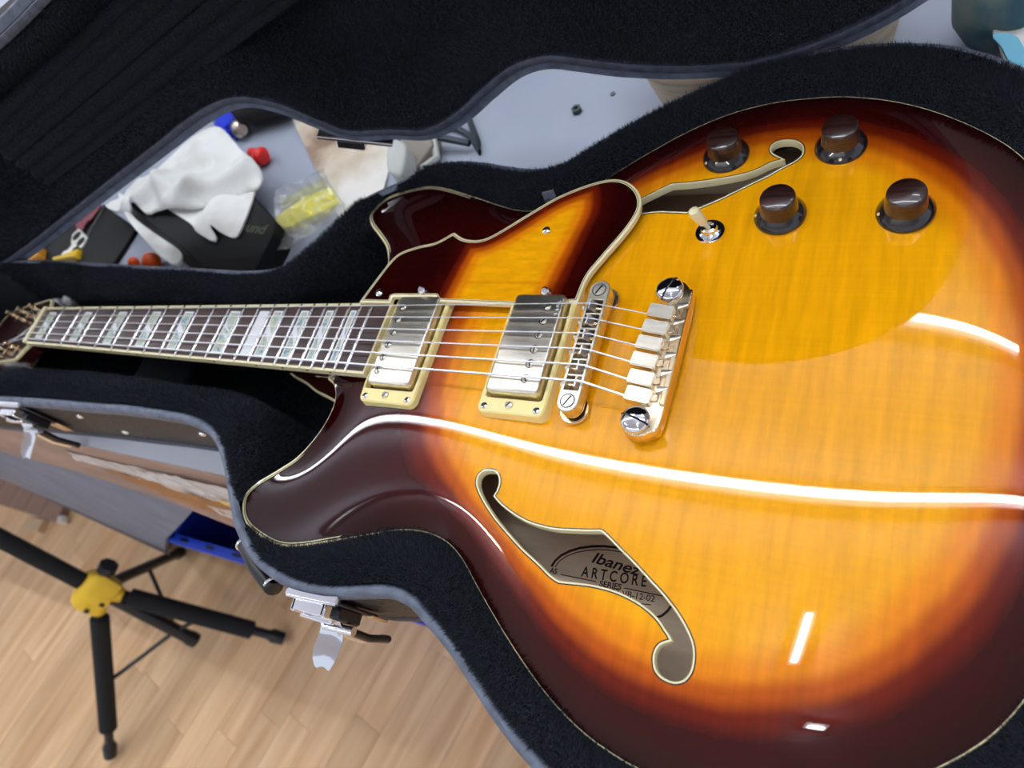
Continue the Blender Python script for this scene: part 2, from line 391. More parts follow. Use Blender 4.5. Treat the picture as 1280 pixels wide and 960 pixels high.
def grow_fur(name, V, F, m, parent, dens, length, width, cond=None, lean=(0, 0, -.3), M=None, seed=1, lift=.6):
    """pile of short fibres standing on a mesh (V in mm), one mesh of its own"""
    rng = np.random.default_rng(seed); V = np.array(V, float); T = []
    for f in F:
        for q in range(1, len(f)-1): T.append((f[0], f[q], f[q+1]))
    T = np.array(T); a, b, c = V[T[:, 0]], V[T[:, 1]], V[T[:, 2]]
    nrm = np.cross(b-a, c-a); ar = .5*np.linalg.norm(nrm, axis=1); nrm /= (2*ar[:, None]+1e-9)
    if cond is not None:
        ce = (a+b+c)/3; ok = cond(ce, nrm); T = T[ok]; a, b, c, nrm, ar = a[ok], b[ok], c[ok], nrm[ok], ar[ok]
    n = int(ar.sum()*dens); idx = rng.choice(len(T), n, p=ar/ar.sum())
    u = rng.random(n); w = rng.random(n); s = u+w > 1; u[s] = 1-u[s]; w[s] = 1-w[s]
    P = a[idx]+u[:, None]*(b-a)[idx]+w[:, None]*(c-a)[idx]; N_ = nrm[idx]
    # clumped lean so the nap forms soft swirls
    ph = np.sin(P[:, 0]/17+1.3*np.sin(P[:, 1]/23))+np.sin(P[:, 1]/13+P[:, 2]/19); ph2 = np.sin(P[:, 0]/29-P[:, 1]/11+2)
    L_ = np.stack([.55*ph2, .5*ph, 0*ph], 1)*.55+np.array(lean)+rng.normal(0, .38, (n, 3))
    D = N_*lift*1.4+L_; D /= np.linalg.norm(D, axis=1)[:, None]
    h = length*(.6+.7*rng.random(n)); side = np.cross(D, rng.normal(0, 1, (n, 3))); side /= np.linalg.norm(side, axis=1)[:, None]+1e-9
    w0 = width*(.6+.8*rng.random(n))
    A_ = P-side*w0[:, None]/2-N_*.3; B_ = P+side*w0[:, None]/2-N_*.3; C_ = P+D*h[:, None]
    co = np.stack([A_, B_, C_], 1).reshape(-1, 3)*K
    me = bpy.data.meshes.new(name); me.vertices.add(3*n); me.vertices.foreach_set('co', co.ravel().astype(np.float32))
    me.loops.add(3*n); me.loops.foreach_set('vertex_index', np.arange(3*n, dtype=np.int32))
    me.polygons.add(n); me.polygons.foreach_set('loop_start', np.arange(0, 3*n, 3, dtype=np.int32)); me.polygons.foreach_set('loop_total', np.full(n, 3, dtype=np.int32))
    me.update(calc_edges=True); me.materials.append(m)
    o = bpy.data.objects.new(name, me); place(o, M if M is not None else frame(), parent); o['kind'] = 'stuff'
    return o
def text(name, s, m, parent, loc, size, ang, shear=0., bold=0., sx=1., axes=None, space=1., width=None):
    cu = bpy.data.curves.new(name, 'FONT'); cu.body = s; cu.size = size*K; cu.shear = shear; cu.offset = bold*K; cu.space_character = space
    cu.align_x = 'CENTER'; cu.align_y = 'CENTER'; cu.extrude = .02*K; cu.materials.append(m)
    o = bpy.data.objects.new(name, cu)
    COL.objects.link(o); me = bpy.data.meshes.new_from_object(o.evaluated_get(bpy.context.evaluated_depsgraph_get()))
    bpy.data.objects.remove(o); me.name = name
    if not me.materials: me.materials.append(m)
    if width: sx = width*K/max(1e-6, max(v.co.x for v in me.vertices)-min(v.co.x for v in me.vertices))
    return place(bpy.data.objects.new(name, me), frame(loc, (0, 0, ang), axes) @ Matrix.Diagonal((sx, 1, 1, 1)), parent)

# ================================================================== THE ROOM
def structure(o): o['kind'] = 'structure'; return o
FLOOR_D = Vector((.25, .968, 0)).normalized()      # the strips run this way
fx, fy = Vector((FLOOR_D.y, -FLOOR_D.x, 0)), FLOOR_D
sub = structure(mk('floor', box(10000, 7000, 40, (0, 0, -20)), beech, loc=(-1500, -700, -851.5), smooth=False))
def planks():
    wdt = 66.0; base = {}; rnd = random.Random(3); n = 0
    for i in range(-14, 18):
        y = -620+rnd.random()*260
        while y < 560 and n < 290:
            Lp = rnd.choice((300, 380, 460, 540))
            if Lp not in base:
                base[Lp] = mesh_from('plank', *box(wdt-.7, Lp-.7, 1.5, (0, 0, -.75), bev=.25), beech, smooth=False)
            c = Vector((-1250, -350, 0))+fx*(i*wdt)+fy*(y+Lp/2)
            if -2350 < c.x < -250 and -950 < c.y < 260:
                o = bpy.data.objects.new('plank', base[Lp])
                place(o, frame((c.x, c.y, -850), axes=(fx, fy, (0, 0, 1))), sub); n += 1
            y += Lp
planks()
structure(mk('ceiling', box(10000, 7000, 40), ceilm, loc=(-1500, -700, 1800), smooth=False))
structure(mk('wall_back', box(10000, 60, 2650), wallm, loc=(-1500, 1500, 475), smooth=False))

# lamps: bare tubes in white bodies under the ceiling
def lamp(name_label, x0, x1, y0, y1, z=1700, group='tube lamps under the ceiling'):
    L_ = math.hypot(x1-x0, y1-y0); c = ((x0+x1)/2, (y0+y1)/2, z); a = math.degrees(math.atan2(y1-y0, x1-x0))
    t = thing('ceiling_lamp', name_label, 'lamp', (c[0], c[1], z), group)
    mk('lamp_body', box(L_, 60, 30, (0, 0, 40), bev=4), lampcase, t, c, (0, 0, a))
    mk('lamp_tube', xf(cyl(13, L_-40, 14, -(L_-40)/2), rot=(0, 90, 0)), tubem, t, c, (0, 0, a))
    return t
lamp('longest tube lamp, over the far side of the workbench', -4600, 1500, 480, 480)
lamp('short tube lamp straight above the guitar body', 85, 100, 60, -230)
lamp('tube lamp beyond the workbench near the back wall', -1200, 900, 1120, 1120)
lamp('shortest tube lamp, over the near end of the guitar body', 260, 380, -640, -660)
lamp('added tube lamp for front light, farthest out over the open floor', -2400, 900, -1800, -1800)  # unseen lamp, added to brighten lid and guitar from the near side
lamp('tube lamp over the left end of the open floor', -2700, -1500, -420, -420)

# ================================================================== WORKBENCH
bench = thing('workbench', 'pale grey workbench with a brown taped front edge under the guitar case', 'workbench', (-600, 300, -850))
TB = [(-3200, -98), (1300, -98), (1300, 1000), (-3200, 1000)]
mk('worktop', prism(TB, -116, -90), tabletop, bench, smooth=False)
mk('paper_sheet', prism([(-660, -97.5), (-240, -97.5), (-240, -20), (-660, -20)], -90, -89.6), paperw, bench, smooth=False)
# front fascia board, leaning slightly outwards
def fas(x, z): return (x, -98.2-(-90-z)*.17, z)
def slab(top, bot, m, name, parent, t=3.0, n=1):
    V = [fas(*p) for p in top+bot]; k = len(V)
    V2 = [(x, y+t, z) for x, y, z in V]
    F = [tuple(range(k)), tuple(reversed(range(k, 2*k)))]+[(i, k+i, k+(i+1) % k, (i+1) % k) for i in range(k)]
    return mk(name, (V+V2, F), m, parent, smooth=False)
slab([(-3100, -90.5), (-200, -90.5)], [(-200, -215), (-345, -215), (-420, -232), (-480, -240), (-560, -205), (-700, -180), (-900, -172), (-1200, -170), (-3100, -165)], fasciam, 'front_board', bench)
for i, (top, bot, m) in enumerate([
    ([(-640, -112), (-230, -118)], [(-230, -160), (-400, -158), (-520, -150), (-640, -132)], tapem),
    ([(-600, -134), (-460, -150), (-330, -185)], [(-340, -212), (-450, -205), (-560, -168)], tapebrown),
    ([(-470, -178), (-330, -168), (-210, -180)], [(-215, -208), (-330, -212), (-440, -214)], tapem),
    ([(-520, -118), (-440, -108), (-300, -112)], [(-300, -132), (-420, -140), (-520, -138)], tapem),
    ([(-425, -150), (-385, -150)], [(-378, -178), (-420, -182)], mat('yellow_label', lin(226, 200, 130), .6))]):
    V = [fas(*p) for p in top+bot]; V = [(x, y-.6-.5*i, z) for x, y, z in V]
    # crumple the strip a little
    Vc = []; Fc = []
    A0, A1 = np.array(V[:len(top)]), np.array(V[len(top):][::-1]); NU, NV = 26, 5; rg = np.random.default_rng(i)
    for u in range(NU+1):
        t = u/NU; pa = np.array([np.interp(t, np.linspace(0, 1, len(A0)), A0[:, q]) for q in range(3)]); pb = np.array([np.interp(t, np.linspace(0, 1, len(A1)), A1[:, q]) for q in range(3)])
        for v in range(NV+1):
            pt = pa+(pb-pa)*v/NV; pt[1] -= (0 if i == 4 else 2.6)*rg.random(); Vc.append(tuple(pt))
    for u in range(NU):
        for v in range(NV): a = u*(NV+1)+v; Fc.append((a, a+1, a+NV+2, a+NV+1))
    mk('tape_strip' if i < 4 else 'yellow_label', (Vc, Fc), m, bench, smooth=False)
# grey lower panel down to the floor
gp_t = lambda x: (x, -101, -150); 
V = []; F = []; NP = 24
def pan(x, z): return -101+(z+150)/-700*(-66-.107*(x+2180)+101)
for i in range(NP+1):
    z = -150-700*i/NP; xr = -505 if z > -200 else (-505-(-200-z)*1.37 if z > -440 else -835-(-440-z)*1.21)
    for j in range(7):
        x = -3100+(xr+3100)*j/6; V.append((x, pan(x, z), z))
nv = len(V); V = V+[(x, y+16, z) for x, y, z in V]
for i in range(NP):
    for j in range(6): a = i*7+j; F.append((a, a+7, a+8, a+1)); F.append((nv+a, nv+a+1, nv+a+8, nv+a+7))
for i in range(NP): a = i*7+6; F.append((a, a+7, nv+a+7, nv+a))
mk('lower_panel', (V, F), greypaint, bench, smooth=False)
mk('panel_seam', tube([(x, pan(x, z)-1, z) for x, z in ((-3000, -640), (-2300, -655), (-1800, -672), (-1120, -690))], 3, 5), mat('seam_dark', lin(70, 74, 82), .7), bench)
for x, y in ((-3000, 900), (1200, 900), (1200, -30), (-200, 60)):
    mk('leg', box(60, 60, 734), greypaint, bench, loc=(x, y, -483), smooth=False)

# ================================================================== THE GUITAR
gtr = thing('electric_guitar', 'semi hollow electric guitar in glossy amber to maroon sunburst lying in the open case', 'guitar', (0, 0, -57))
half = [(-205, 28), (-196, 33), (-190, 45), (-190, 60), (-195, 76), (-203, 90), (-216, 102), (-229, 113), (-235, 123), (-231, 134), (-222, 142), (-207, 147), (-188, 150), (-170, 147.5), (-140, 137.5), (-112, 127), (-96, 122), (-80, 120.5), (-64, 123), (-50, 130.5), (-32, 146), (-6, 167), (20, 185), (45, 197), (70, 203), (92, 204), (117, 202), (145, 193.5), (170, 180), (194, 161), (210, 142), (225, 112), (237, 75), (244.5, 38)]
full = [(x, -y) for x, y in half]+[(247, 0)]+half[::-1]
full = full   # CCW: from the bass side of the neck, round the tail, back to the treble side
OUT = smooth_closed(full, 3.0, sharp=(0, len(full)-1))
FB = [(-43.1,-78.5), (-39.4,-78.9), (-35.6,-81.9), (-33.9,-86.4), (-34.1,-90.4), (-35.1,-93.7), (-28.9,-97.4), (-20.1,-101.2), (-11.0,-103.8), (-2.7,-104.8), (6.7,-104.9), (17.1,-103.6), (25.7,-102.3), (31.3,-101.2), (34.4,-102.0), (44.6,-108.4), (54.3,-114.5), (63.8,-121.0), (71.5,-126.3), (79.1,-132.6), (84.7,-138.6), (88.6,-144.2), (90.3,-149.0), (90.8,-154.7), (89.9,-158.9), (87.6,-162.4), (83.8,-164.4), (79.6,-164.6), (75.6,-163.4), (72.5,-160.7), (71.0,-156.4), (71.1,-152.2), (73.0,-148.5), (77.1,-145.9), (74.5,-143.5), (69.0,-138.7), (61.6,-134.9), (53.1,-132.4), (44.6,-131.1), (33.3,-131.0), (22.0,-132.2), (15.6,-132.9), (9.7,-130.8), (0.5,-125.8), (-10.7,-120.2), (-20.8,-114.1), (-31.6,-107.1), (-41.1,-99.5), (-47.9,-92.7), (-50.7,-88.3), (-51.1,-83.5), (-48.0,-79.7)]
FT = [(1.1,118.3), (8.9,123.4), (20.6,130.7), (31.8,130.6), (46.7,131.8), (61.0,133.9), (71.6,137.3), (80.2,142.9), (86.0,144.9), (81.0,148.1), (78.0,152.6), (78.0,158.0), (81.4,161.5), (86.7,162.4), (93.1,160.7), (97.5,156.0), (98.9,150.6), (98.1,145.5), (94.2,140.7), (88.7,137.0), (81.8,131.4), (73.4,125.8), (64.9,120.2), (56.3,114.5), (49.0,110.3), (40.8,106.0), (36.2,104.1), (26.8,105.1), (16.3,105.9), (4.2,104.8), (-6.0,105.0), (-16.0,104.0), (-24.0,100.0), (-29.0,95.0), (-26.0,90.0), (-27.0,84.0), (-32.0,80.0), (-38.0,78.0), (-44.0,82.0), (-46.0,88.0), (-41.0,95.0), (-32.0,102.0), (-20.0,109.0), (-9.0,114.0)]
def clean(P, step=2.2):
    P = smooth_closed(P, step); return P
fb_cusps = [min(range(len(FB)), key=lambda i: math.hypot(FB[i][0]-c[0], FB[i][1]-c[1])) for c in [(-35.1,-93.7), (77.1,-145.9), (31.3,-101.2), (15.6,-132.9)]]
ft_cusps = [min(range(len(FT)), key=lambda i: math.hypot(FT[i][0]-c[0], FT[i][1]-c[1])) for c in [(86.0,144.9), (36.2,104.1), (20.6,130.7), (-29.0,95.0)]]
HB = smooth_closed(FB, 1.6, sharp=fb_cusps); HT = smooth_closed(FT, 1.6, sharp=ft_cusps)
TV, TF = cdt([OUT, HB, HT], 3.6)
onedge = dist(OUT, TV[:, 0], TV[:, 1]) < .05
U = poisson(TV, TF, onedge); Dd = dist(OUT, TV[:, 0], TV[:, 1])
def arch(u): return -12+12*(1-np.exp(-(np.maximum(u, 0)/3000.)**1.25))
TZ = arch(U)
def zt(x, y):
    d = np.hypot(TV[:, 0]-x, TV[:, 1]-y); k = np.argpartition(d, 4)[:4]; w = 1/(d[k]+.05)**2; return float((TZ[k]*w).sum()/w.sum())
c = TV[TF].mean(1); keep = ~(inside(HB, c[:, 0], c[:, 1]) | inside(HT, c[:, 0], c[:, 1]))
V_, F_, used = drop_unused(TV, TF[keep])
# shallow sand-through of the crown: exact smooth normals from the whole surface
me = mesh_from('top_plate', [(a, b, z) for (a, b), z in zip(V_, TZ[used])], [tuple(int(i) for i in f) for f in F_], burst_top, True, 89)
fin = np.clip(U[used]/6000.*(1-.62*sst(-V_[:, 0], 20, 140)), 0, 1)
at = me.attributes.new('finish', 'FLOAT', 'POINT'); at.data.foreach_set('value', fin.astype(np.float32))
place(bpy.data.objects.new('top_plate', me), frame(), gtr)
mk('side_wall', sweep(OUT, [(0, -12.4), (0, -57)]), maroon, gtr)
mk('back_plate', prism(OUT, -58, -55), maroon, gtr)
inn = offs(OUT, 4)
mk('inner_back', prism(inn, -51.5, -51), inner_wood, gtr, smooth=False)
ez = lambda dz: (lambda x, y: -12+dz)
mk('body_binding', sweep(OUT, [(-.3, -18.5), (-.5, -12.6), (0, -11.95), (1.3, -11.85), (1.3, -12.6)]), cream, gtr)
mk('black_purfling', sweep(OUT, [(1.3, -11.85), (2.1, -11.72), (2.1, -12.5)]), black_line, gtr)
mk('cream_purfling', sweep(OUT, [(2.1, -11.74), (2.7, -11.62), (2.7, -12.4)]), cream, gtr)
mk('dark_purfling', sweep(OUT, [(2.7, -11.65), (3.3, -11.45), (3.3, -12.4)]), black_line, gtr)
mk('back_binding', sweep(OUT, [(-.3, -58), (-.5, -52)]), cream, gtr)
for nm, H in (('bass', HB), ('treble', HT)):
    zz = {}
    def zf(dz):
        return lambda x, y: zt(x, y)+dz
    mk('sound_hole_black_line', sweep(H, [(-.35, zf(.10)), (.35, zf(.12))]), black_line, gtr)
    mk('sound_hole_binding', sweep(H, [(.3, zf(.12)), (.6, zf(.26)), (1.15, zf(.22)), (1.35, zf(-.2)), (1.35, zf(-5.2)), (.3, zf(-5.2))]), cream, gtr)
# maker's label printed inside, seen through the bass sound hole
LZ = -50.9
lt = lambda s, px, size, **k: text('label_text', s, ink, gtr, px, size, LANG, **k)
pA, pB = (-9.5,-118.9,-50.9), (62.2,-119.7,-50.9)
LANG = math.degrees(math.atan2(((45.8,-115.8,-50.9)[1]-(6.9,-118.2,-50.9)[1]), ((45.8,-115.8,-50.9)[0]-(6.9,-118.2,-50.9)[0])))
c1 = (26.1,-108.0,-50.9); _p, _q = (13.2,-107.3,-50.9), (40.6,-109.1,-50.9); LAN2 = math.degrees(math.atan2(_q[1]-_p[1], _q[0]-_p[0])); w1 = (Vector((42.3,-108.3,-50.9))-Vector((9.8,-104.2,-50.9))).length
text('label_maker_name', 'Ibanez', ink, gtr, c1, 8.8, LAN2, shear=.25, bold=.16, width=.93*w1)
c2 = (27.1,-115.3,-50.9); w2 = (Vector((45.8,-115.8,-50.9))-Vector((6.7,-115.4,-50.9))).length
text('label_series_name', 'ARTCORE', ink, gtr, c2, 8.6, LANG, bold=.16, width=1.0*w2, space=1.5)
text('label_series_word', 'SERIES', ink, gtr, (26.5,-120.5,-50.9), 4.6, LANG, bold=.12, width=.335*w2)
text('label_model_number', 'AS103-VB-12-02', ink, gtr, (36.3,-123.3,-50.9), 5.0, LANG, width=.86*w2, bold=.03)
text('label_mark', 'AS', ink, gtr, (-9.8,-119.9,-50.9), 4.6, LANG, bold=.1, sx=.9)
for a, b in (((-4.8,-120.8,-50.9), (17.5,-120.2,-50.9)), ((34.6,-120.1,-50.9), (57.2,-119.5,-50.9)), ((20.1,-129.8,-50.9), (51.7,-125.6,-50.9))):
    mk('label_rule', tube([a, b], .28, 4), ink, gtr)
arcs = [(-11.9,-117.5), (-10.6,-113.8), (-7.8,-109.9), (-2.9,-106.1), (2.8,-103.1), (9.9,-100.7), (17.1,-99.2), (25.6,-98.3), (33.1,-98.6)]
arcs2 = [(-9.6,-117.3), (-8.0,-113.6), (-4.5,-109.8), (1.1,-106.2), (7.5,-103.7), (14.0,-101.8), (20.0,-100.8), (27.4,-100.5), (34.8,-100.9)]
mk('label_oval_line', tube([(x, y, LZ) for x, y in arcs], .75, 4, flat=.15), ink, gtr)
mk('label_oval_line', tube([(x, y, LZ) for x, y in arcs2], .3, 4, flat=.3), ink, gtr)
mk('label_oval_line', tube([(x, y, LZ) for x, y in [(62.9,-123.1), (61.2,-126.8), (58.8,-129.8), (54.8,-132.4)]], .7, 4, flat=.15), ink, gtr)

# ---- neck and fingerboard (tilted back)
TN = math.tan(radians(2.6)); SC = 628.0
zfb = lambda x: 12+x*TN
wfb = lambda x: 43+(57-43)*(x+628)/(628-176)
XE = -159.0
def board(x0, x1, inset, dz0, dz1):
    V = []; n = 24
    for i in range(n+1):
        x = x0+(x1-x0)*i/n; h = wfb(x)/2-inset
        for s, dz in ((-1, dz1), (-.5, dz1+.28*(1 if inset > 1 else 0)), (.5, dz1+.28*(1 if inset > 1 else 0)), (1, dz1), (1, dz0), (-1, dz0)):
            V.append((x, s*h, zfb(x)+dz))
    F = [(i*6+k, i*6+(k+1) % 6, (i+1)*6+(k+1) % 6, (i+1)*6+k) for i in range(n) for k in range(6)]
    F += [tuple(range(5, -1, -1)), tuple(n*6+k for k in range(6))]
    F = [tuple(reversed(f)) for f in F]
    return V, F
mk('fingerboard', board(-628, XE-1.5, 1.9, -5, 0), rosewood, gtr, smooth=False)
mk('fingerboard_binding', board(-628, XE, 0, -6.2, -.12), cream, gtr, smooth=False)
xs_f = [-SC*2**(-n/12) for n in range(23)]
for x in xs_f[1:]:
    h = wfb(x)/2-.15
    P_ = [(x, s*h*k, zfb(x)+.55+.28*(1-k*k)) for s, k in ((-1, 1), (-1, .8), (-1, .4), (1, 0), (1, .4), (1, .8), (1, 1))]
    mk('fret', tube(P_, [.5, 1.25, 1.25, 1.25, 1.25, 1.25, .5], 8, flat=.8), fretm, gtr)
def quad(pts, z0, z1): return prism(pts, z0, z1)
for n in (1, 3, 5, 7, 9, 12, 14, 15, 17, 19, 21):
    a, b = xs_f[n-1], xs_f[n]; xm = (a+b)/2; hw = min(6.2, (b-a)/2-2.6) if n > 1 else 6.4; yy = wfb(xm)/2-6.5
    zz = lambda x, y: zfb(x)+.30
    il = mk('inlay', prism([(xm-hw, -yy), (xm+hw, -yy), (xm+hw, yy), (xm-hw, yy)], lambda x, y: zfb(x)-.3, zz), pearlw, gtr, smooth=False)
    if n == 14: il['label'] = 'plain solid white block without shell pieces'; continue  # this fret space gets an even white block only
    k = 1.4; s1, s2 = yy*.06, yy*.42
    pz0 = lambda x, y: zfb(x)-.2
    pz1 = lambda x, y: zfb(x)+.36
    mk('shell_piece', prism([(xm-hw+k, s2), (xm+hw-k, s1-2), (xm+hw-k, yy-k), (xm-hw+k, yy-k)], pz0, pz1), abal, il, smooth=False)
    mk('shell_piece', prism([(xm-hw+k, -yy+k), (xm+hw-k, -yy+k), (xm+hw-k, -s2), (xm-hw+k, -s1+2)], pz0, pz1), abal, il, smooth=False)
    if n == 12: mk('shell_stripe', prism([(xm-hw+k, 4.2), (xm-hw+k, .6), (xm+hw-k, -4), (xm+hw-k, -.8)], pz0, pz1), abal, il, smooth=False)
for n in (3, 5, 7, 9, 12, 15, 17, 19, 21):
    xm = (xs_f[n-1]+xs_f[n])/2
    mk('side_dot', xf(cyl(1.0, .6, 10), rot=(90, 0, 0)), black_line, gtr, loc=(xm, -wfb(xm)/2+.25, zfb(xm)-2.4))
def neckshape():
    V = []; n = 26; m = 12
    for i in range(n+1):
        x = -632+(-190+632)*i/n; w = wfb(x)/2-.2; dp = 15+3*(x+632)/430+ (22*max(0, (x+262)/72)**1.6 if x > -262 else 0)
        for k in range(m+1):
            a = pi*k/m; V.append((x, w*cos(a), zfb(x)-5.8-dp*sin(a)**.8))
    F = [(i*(m+1)+k, (i+1)*(m+1)+k, (i+1)*(m+1)+k+1, i*(m+1)+k+1) for i in range(n) for k in range(m)]
    F += [(i*(m+1), i*(m+1)+m, (i+1)*(m+1)+m, (i+1)*(m+1)) for i in range(n)]
    return V, F
mk('neck', neckshape(), maroon, gtr)
hp = [(-280.6,-10.7), (-252.0,-22.2)]
hpo = [(-285, -10), (-262, -19), (-240, -27), (-205, -29), (-205, 29), (-240, 27), (-262, 19), (-285, 10)]
mk('heel_cap', prism(hpo, -53, -47), maroon, gtr)
mk('heel_binding', sweep(smooth_closed(hpo, 3), [(-.4, -53), (-.5, -46.8), (1.2, -46.6), (1.2, -48)]), cream, gtr)
mk('nut', box(5, 43.5, 8.5, bev=.8), cream, gtr, loc=(-630.5, 0, zfb(-628)-2.0), rot=(0, -2.6, 0))

# headstock, tilted back 13 degrees behind the nut
HS = [(0, -21.5), (-8, -26), (-16, -34), (-26, -38), (-60, -38), (-120, -38), (-165, -34), (-180, -20), (-172, 0), (-182, 18), (-165, 34), (-120, 38), (-60, 38), (-26, 38), (-16, 34), (-8, 26), (0, 21.5)]
hsx = -633.0; hsz = zfb(-628)-5.5; AH = 13.0
ax_h = (Vector((cos(radians(AH)), 0, sin(radians(AH)))), Vector((0, 1, 0)), Vector((-sin(radians(AH)), 0, cos(radians(AH)))))
hsP = smooth_closed(HS, 4, sharp=(0, len(HS)-1))
def hmk(name, g, m, parent, **k): return mk(name, g, m, parent, loc=(hsx, 0, hsz), axes=ax_h, **k)
hmk('headstock', prism(hsP, -15, -.2), maroon, gtr)
hmk('headstock_binding', sweep(hsP, [(-.3, -3.2), (-.4, -.6), (0, 0), (1.8, .1), (1.8, -1)]), cream, gtr)
TX = [-34, -74, -114]
tun = []
for s in (1, -1):
    for x in TX:
        def hl(px, py, pz): 
            v = ax_h[0]*px+ax_h[1]*py+ax_h[2]*pz; return (hsx+v.x, v.y, hsz+v.z)
        y = s*24
        t = hmk('tuner', xf(lathe([(6.2, 0), (6.2, 1.2), (4.6, 1.8), (3.4, 2), (3.2, 6), (2.5, 7), (3.2, 8.5), (3.3, 13), (2.6, 13.6)], 20), loc=(x, y, 0)), gold, gtr)
        hmk('tuner_housing', xf(box(13, 16, 8, bev=2), loc=(x+2, s*30, -19)), gold, t)
        hmk('tuner_shaft', tube([(x+2, s*34, -20), (x+2, s*44, -21)], 2.2, 10), gold, t)
        hmk('tuner_button', xf(lathe([(.1, -8), (3.4, -7.4), (5.6, -4.5), (6.2, 0), (5.6, 4.5), (3.4, 7.4), (.1, 8)], 18), loc=(x+2, s*49, -20), sc=(1.5, 1.1, 1.35), rot=(0, 90, 0)), whitepl, t)
        tun.append((x, y))
hmk('truss_rod_cover', prism([(-4, -8), (-30, -5), (-34, 0), (-30, 5), (-4, 8)], 0, 1.6, bev=.4), black_line, gtr)
hmk('headstock_logo', xf(prism([(-70, -3), (-62, -6), (-50, -3), (-48, 4), (-58, 7), (-68, 4)], 0, .3)), gold, gtr, smooth=False)

# ---- strings
yn = [17.5-7*i for i in range(6)]; yb = [25.6-10.24*i for i in range(6)]
RS = [.34, .38, .43, .50, .60, .70]
sx_ = [-2.6, -1.4, -.6, .6, 1.4, 3.0]
blocks = [(40.3,23.6,13.0), (39.4,13.1,13.0), (38.2,2.7,13.0), (37.6,-8.0,13.0), (38.3,-18.9,13.0), (39.1,-29.0,13.0)]
hs_world = lambda px, py, pz: (lambda v: (hsx+v.x, v.y, hsz+v.z))(ax_h[0]*px+ax_h[1]*py+ax_h[2]*pz)
for i in range(6):
    tp = [tun[2], tun[1], tun[0]][i] if i < 3 else [tun[3], tun[4], tun[5]][i-3]
    zn = zfb(-628)+1.5+RS[i]
    P_ = [hs_world(tp[0], tp[1]*.93, 9), (-633, yn[i], zn-.4), (-628, yn[i], zn), (sx_[i], yb[i], 17.2), (sx_[i]+4, yb[i]-.1, 16.7), (blocks[i][0]-8, blocks[i][1], 10.6)]
    mk('string', tube(P_, RS[i], 6), steel, gtr)

# ---- pickups
def pickup(cx, cy, ztop, zring, tilt, polex):
    x0, x1 = cx-23, cx+23
    outer = rrect(x0, x1, cy-46, cy+46, 4.5); inner = rrect(cx-(22.0 if cx < -100 else 19.4), cx+19.4, cy-36, cy+36, 2.0)
    n = len(outer); zb = lambda x, y: zt(x, y)-.6
    lvl = lambda dz: (lambda x, y: zring+dz+(x-cx)*tilt)
    V = []; F = []
    rings = [([(x, y) for x, y in offs(outer, -1.0)], zb), (outer, lvl(-1)), (offs(outer, 1.0), lvl(0)), (offs(inner, -.8), lvl(0)), (inner, lvl(-.8)), (inner, lvl(-7))]
    for R_, z in rings: V += [(x, y, z(x, y)) for x, y in R_]
    for j in range(5):
        for i in range(n): k = (i+1) % n; F.append((j*n+i, j*n+k, (j+1)*n+k, (j+1)*n+i))
    pk = mk('pickup', xf(prism(rrect(cx-17.8, cx+17.8, cy-34.4, cy+34.4, 3.2), -3, 8, bev=1.3), loc=(0, 0, 0)), nickel, gtr)
    for v in pk.data.vertices: v.co.z += (ztop-8)*K if v.co.z > 0.001 else 0; v.co.z += (v.co.x-cx*K)*tilt if v.co.z > 0.001 else 0
    mk('mounting_ring', (V, F), cream_ring, pk, angle=30)
    mk('inner_well', prism(offs(inner, .2), zring-8, zring-7), gold, pk)
    for i in range(6):
        y = cy+25-10*i
        po = mk('pole_screw', lathe([(2.3, 0), (2.3, .45), (1.9, .75), (.01, .85)], 16), nickel, pk, loc=(polex, y, ztop+(polex-cx)*tilt-.2))
        mk('screw_slot', box(4.4, .7, .5), black_line, pk, loc=(polex, y, ztop+(polex-cx)*tilt+.62), rot=(0, 0, 35+17*i), smooth=False)
        mk('pole_hole_edge', lathe([(2.4, 0), (3.0, .08), (2.95, .02)], 16, False), dark_metal, pk, loc=(polex, y, ztop+(polex-cx)*tilt+.0))
    for px_, py_ in ((x0+5, cy-42.3), (x1-5, cy-42.3)):
        mk('ring_screw', lathe([(2.3, 0), (2.2, .5), (1.2, 1.0), (.01, 1.1)], 14), chrome, pk, loc=(px_, py_, zring+(px_-cx)*tilt-.05))
        for a in (20, 110): mk('screw_slot', box(2.6, .6, .5), black_line, pk, loc=(px_, py_, zring+(px_-cx)*tilt+.95), rot=(0, 0, a), smooth=False)
    mk('height_screw', lathe([(2.5, 0), (2.5, .8), (1.6, 1.5), (.01, 1.6)], 16), nickel, pk, loc=(cx-1, cy-40.5, zring))
    mk('screw_slot', box(3.6, .7, .5), black_line, pk, loc=(cx-1, cy-40.5, zring+1.45), rot=(0, 0, 50), smooth=False)
    mk('bracket_screw', lathe([(2.9, -3), (2.9, 2.2), (2.2, 3.0), (.8, 3.1), (.6, 2.0), (.01, 2.0)], 16), chrome, pk, loc=(cx+1, cy+38.6, max(zring+2.2, 8.4)), rot=(35, 0, 0))
    return pk
pickup(-134.5, -1, 7.6, 2.6, .03, -145.5)
pk2 = pickup(-39.0, 0, 12.2, 6.6, .03, -31.3)
for k_ in range(4):   # four small worn characters by the treble corner of the bridge cover
    text('cover_mark', 'SUPE'[k_], whitepl, pk2, (-24.6, 28.5-2.9*k_, 12.75), 3.0, -65, bold=.08)

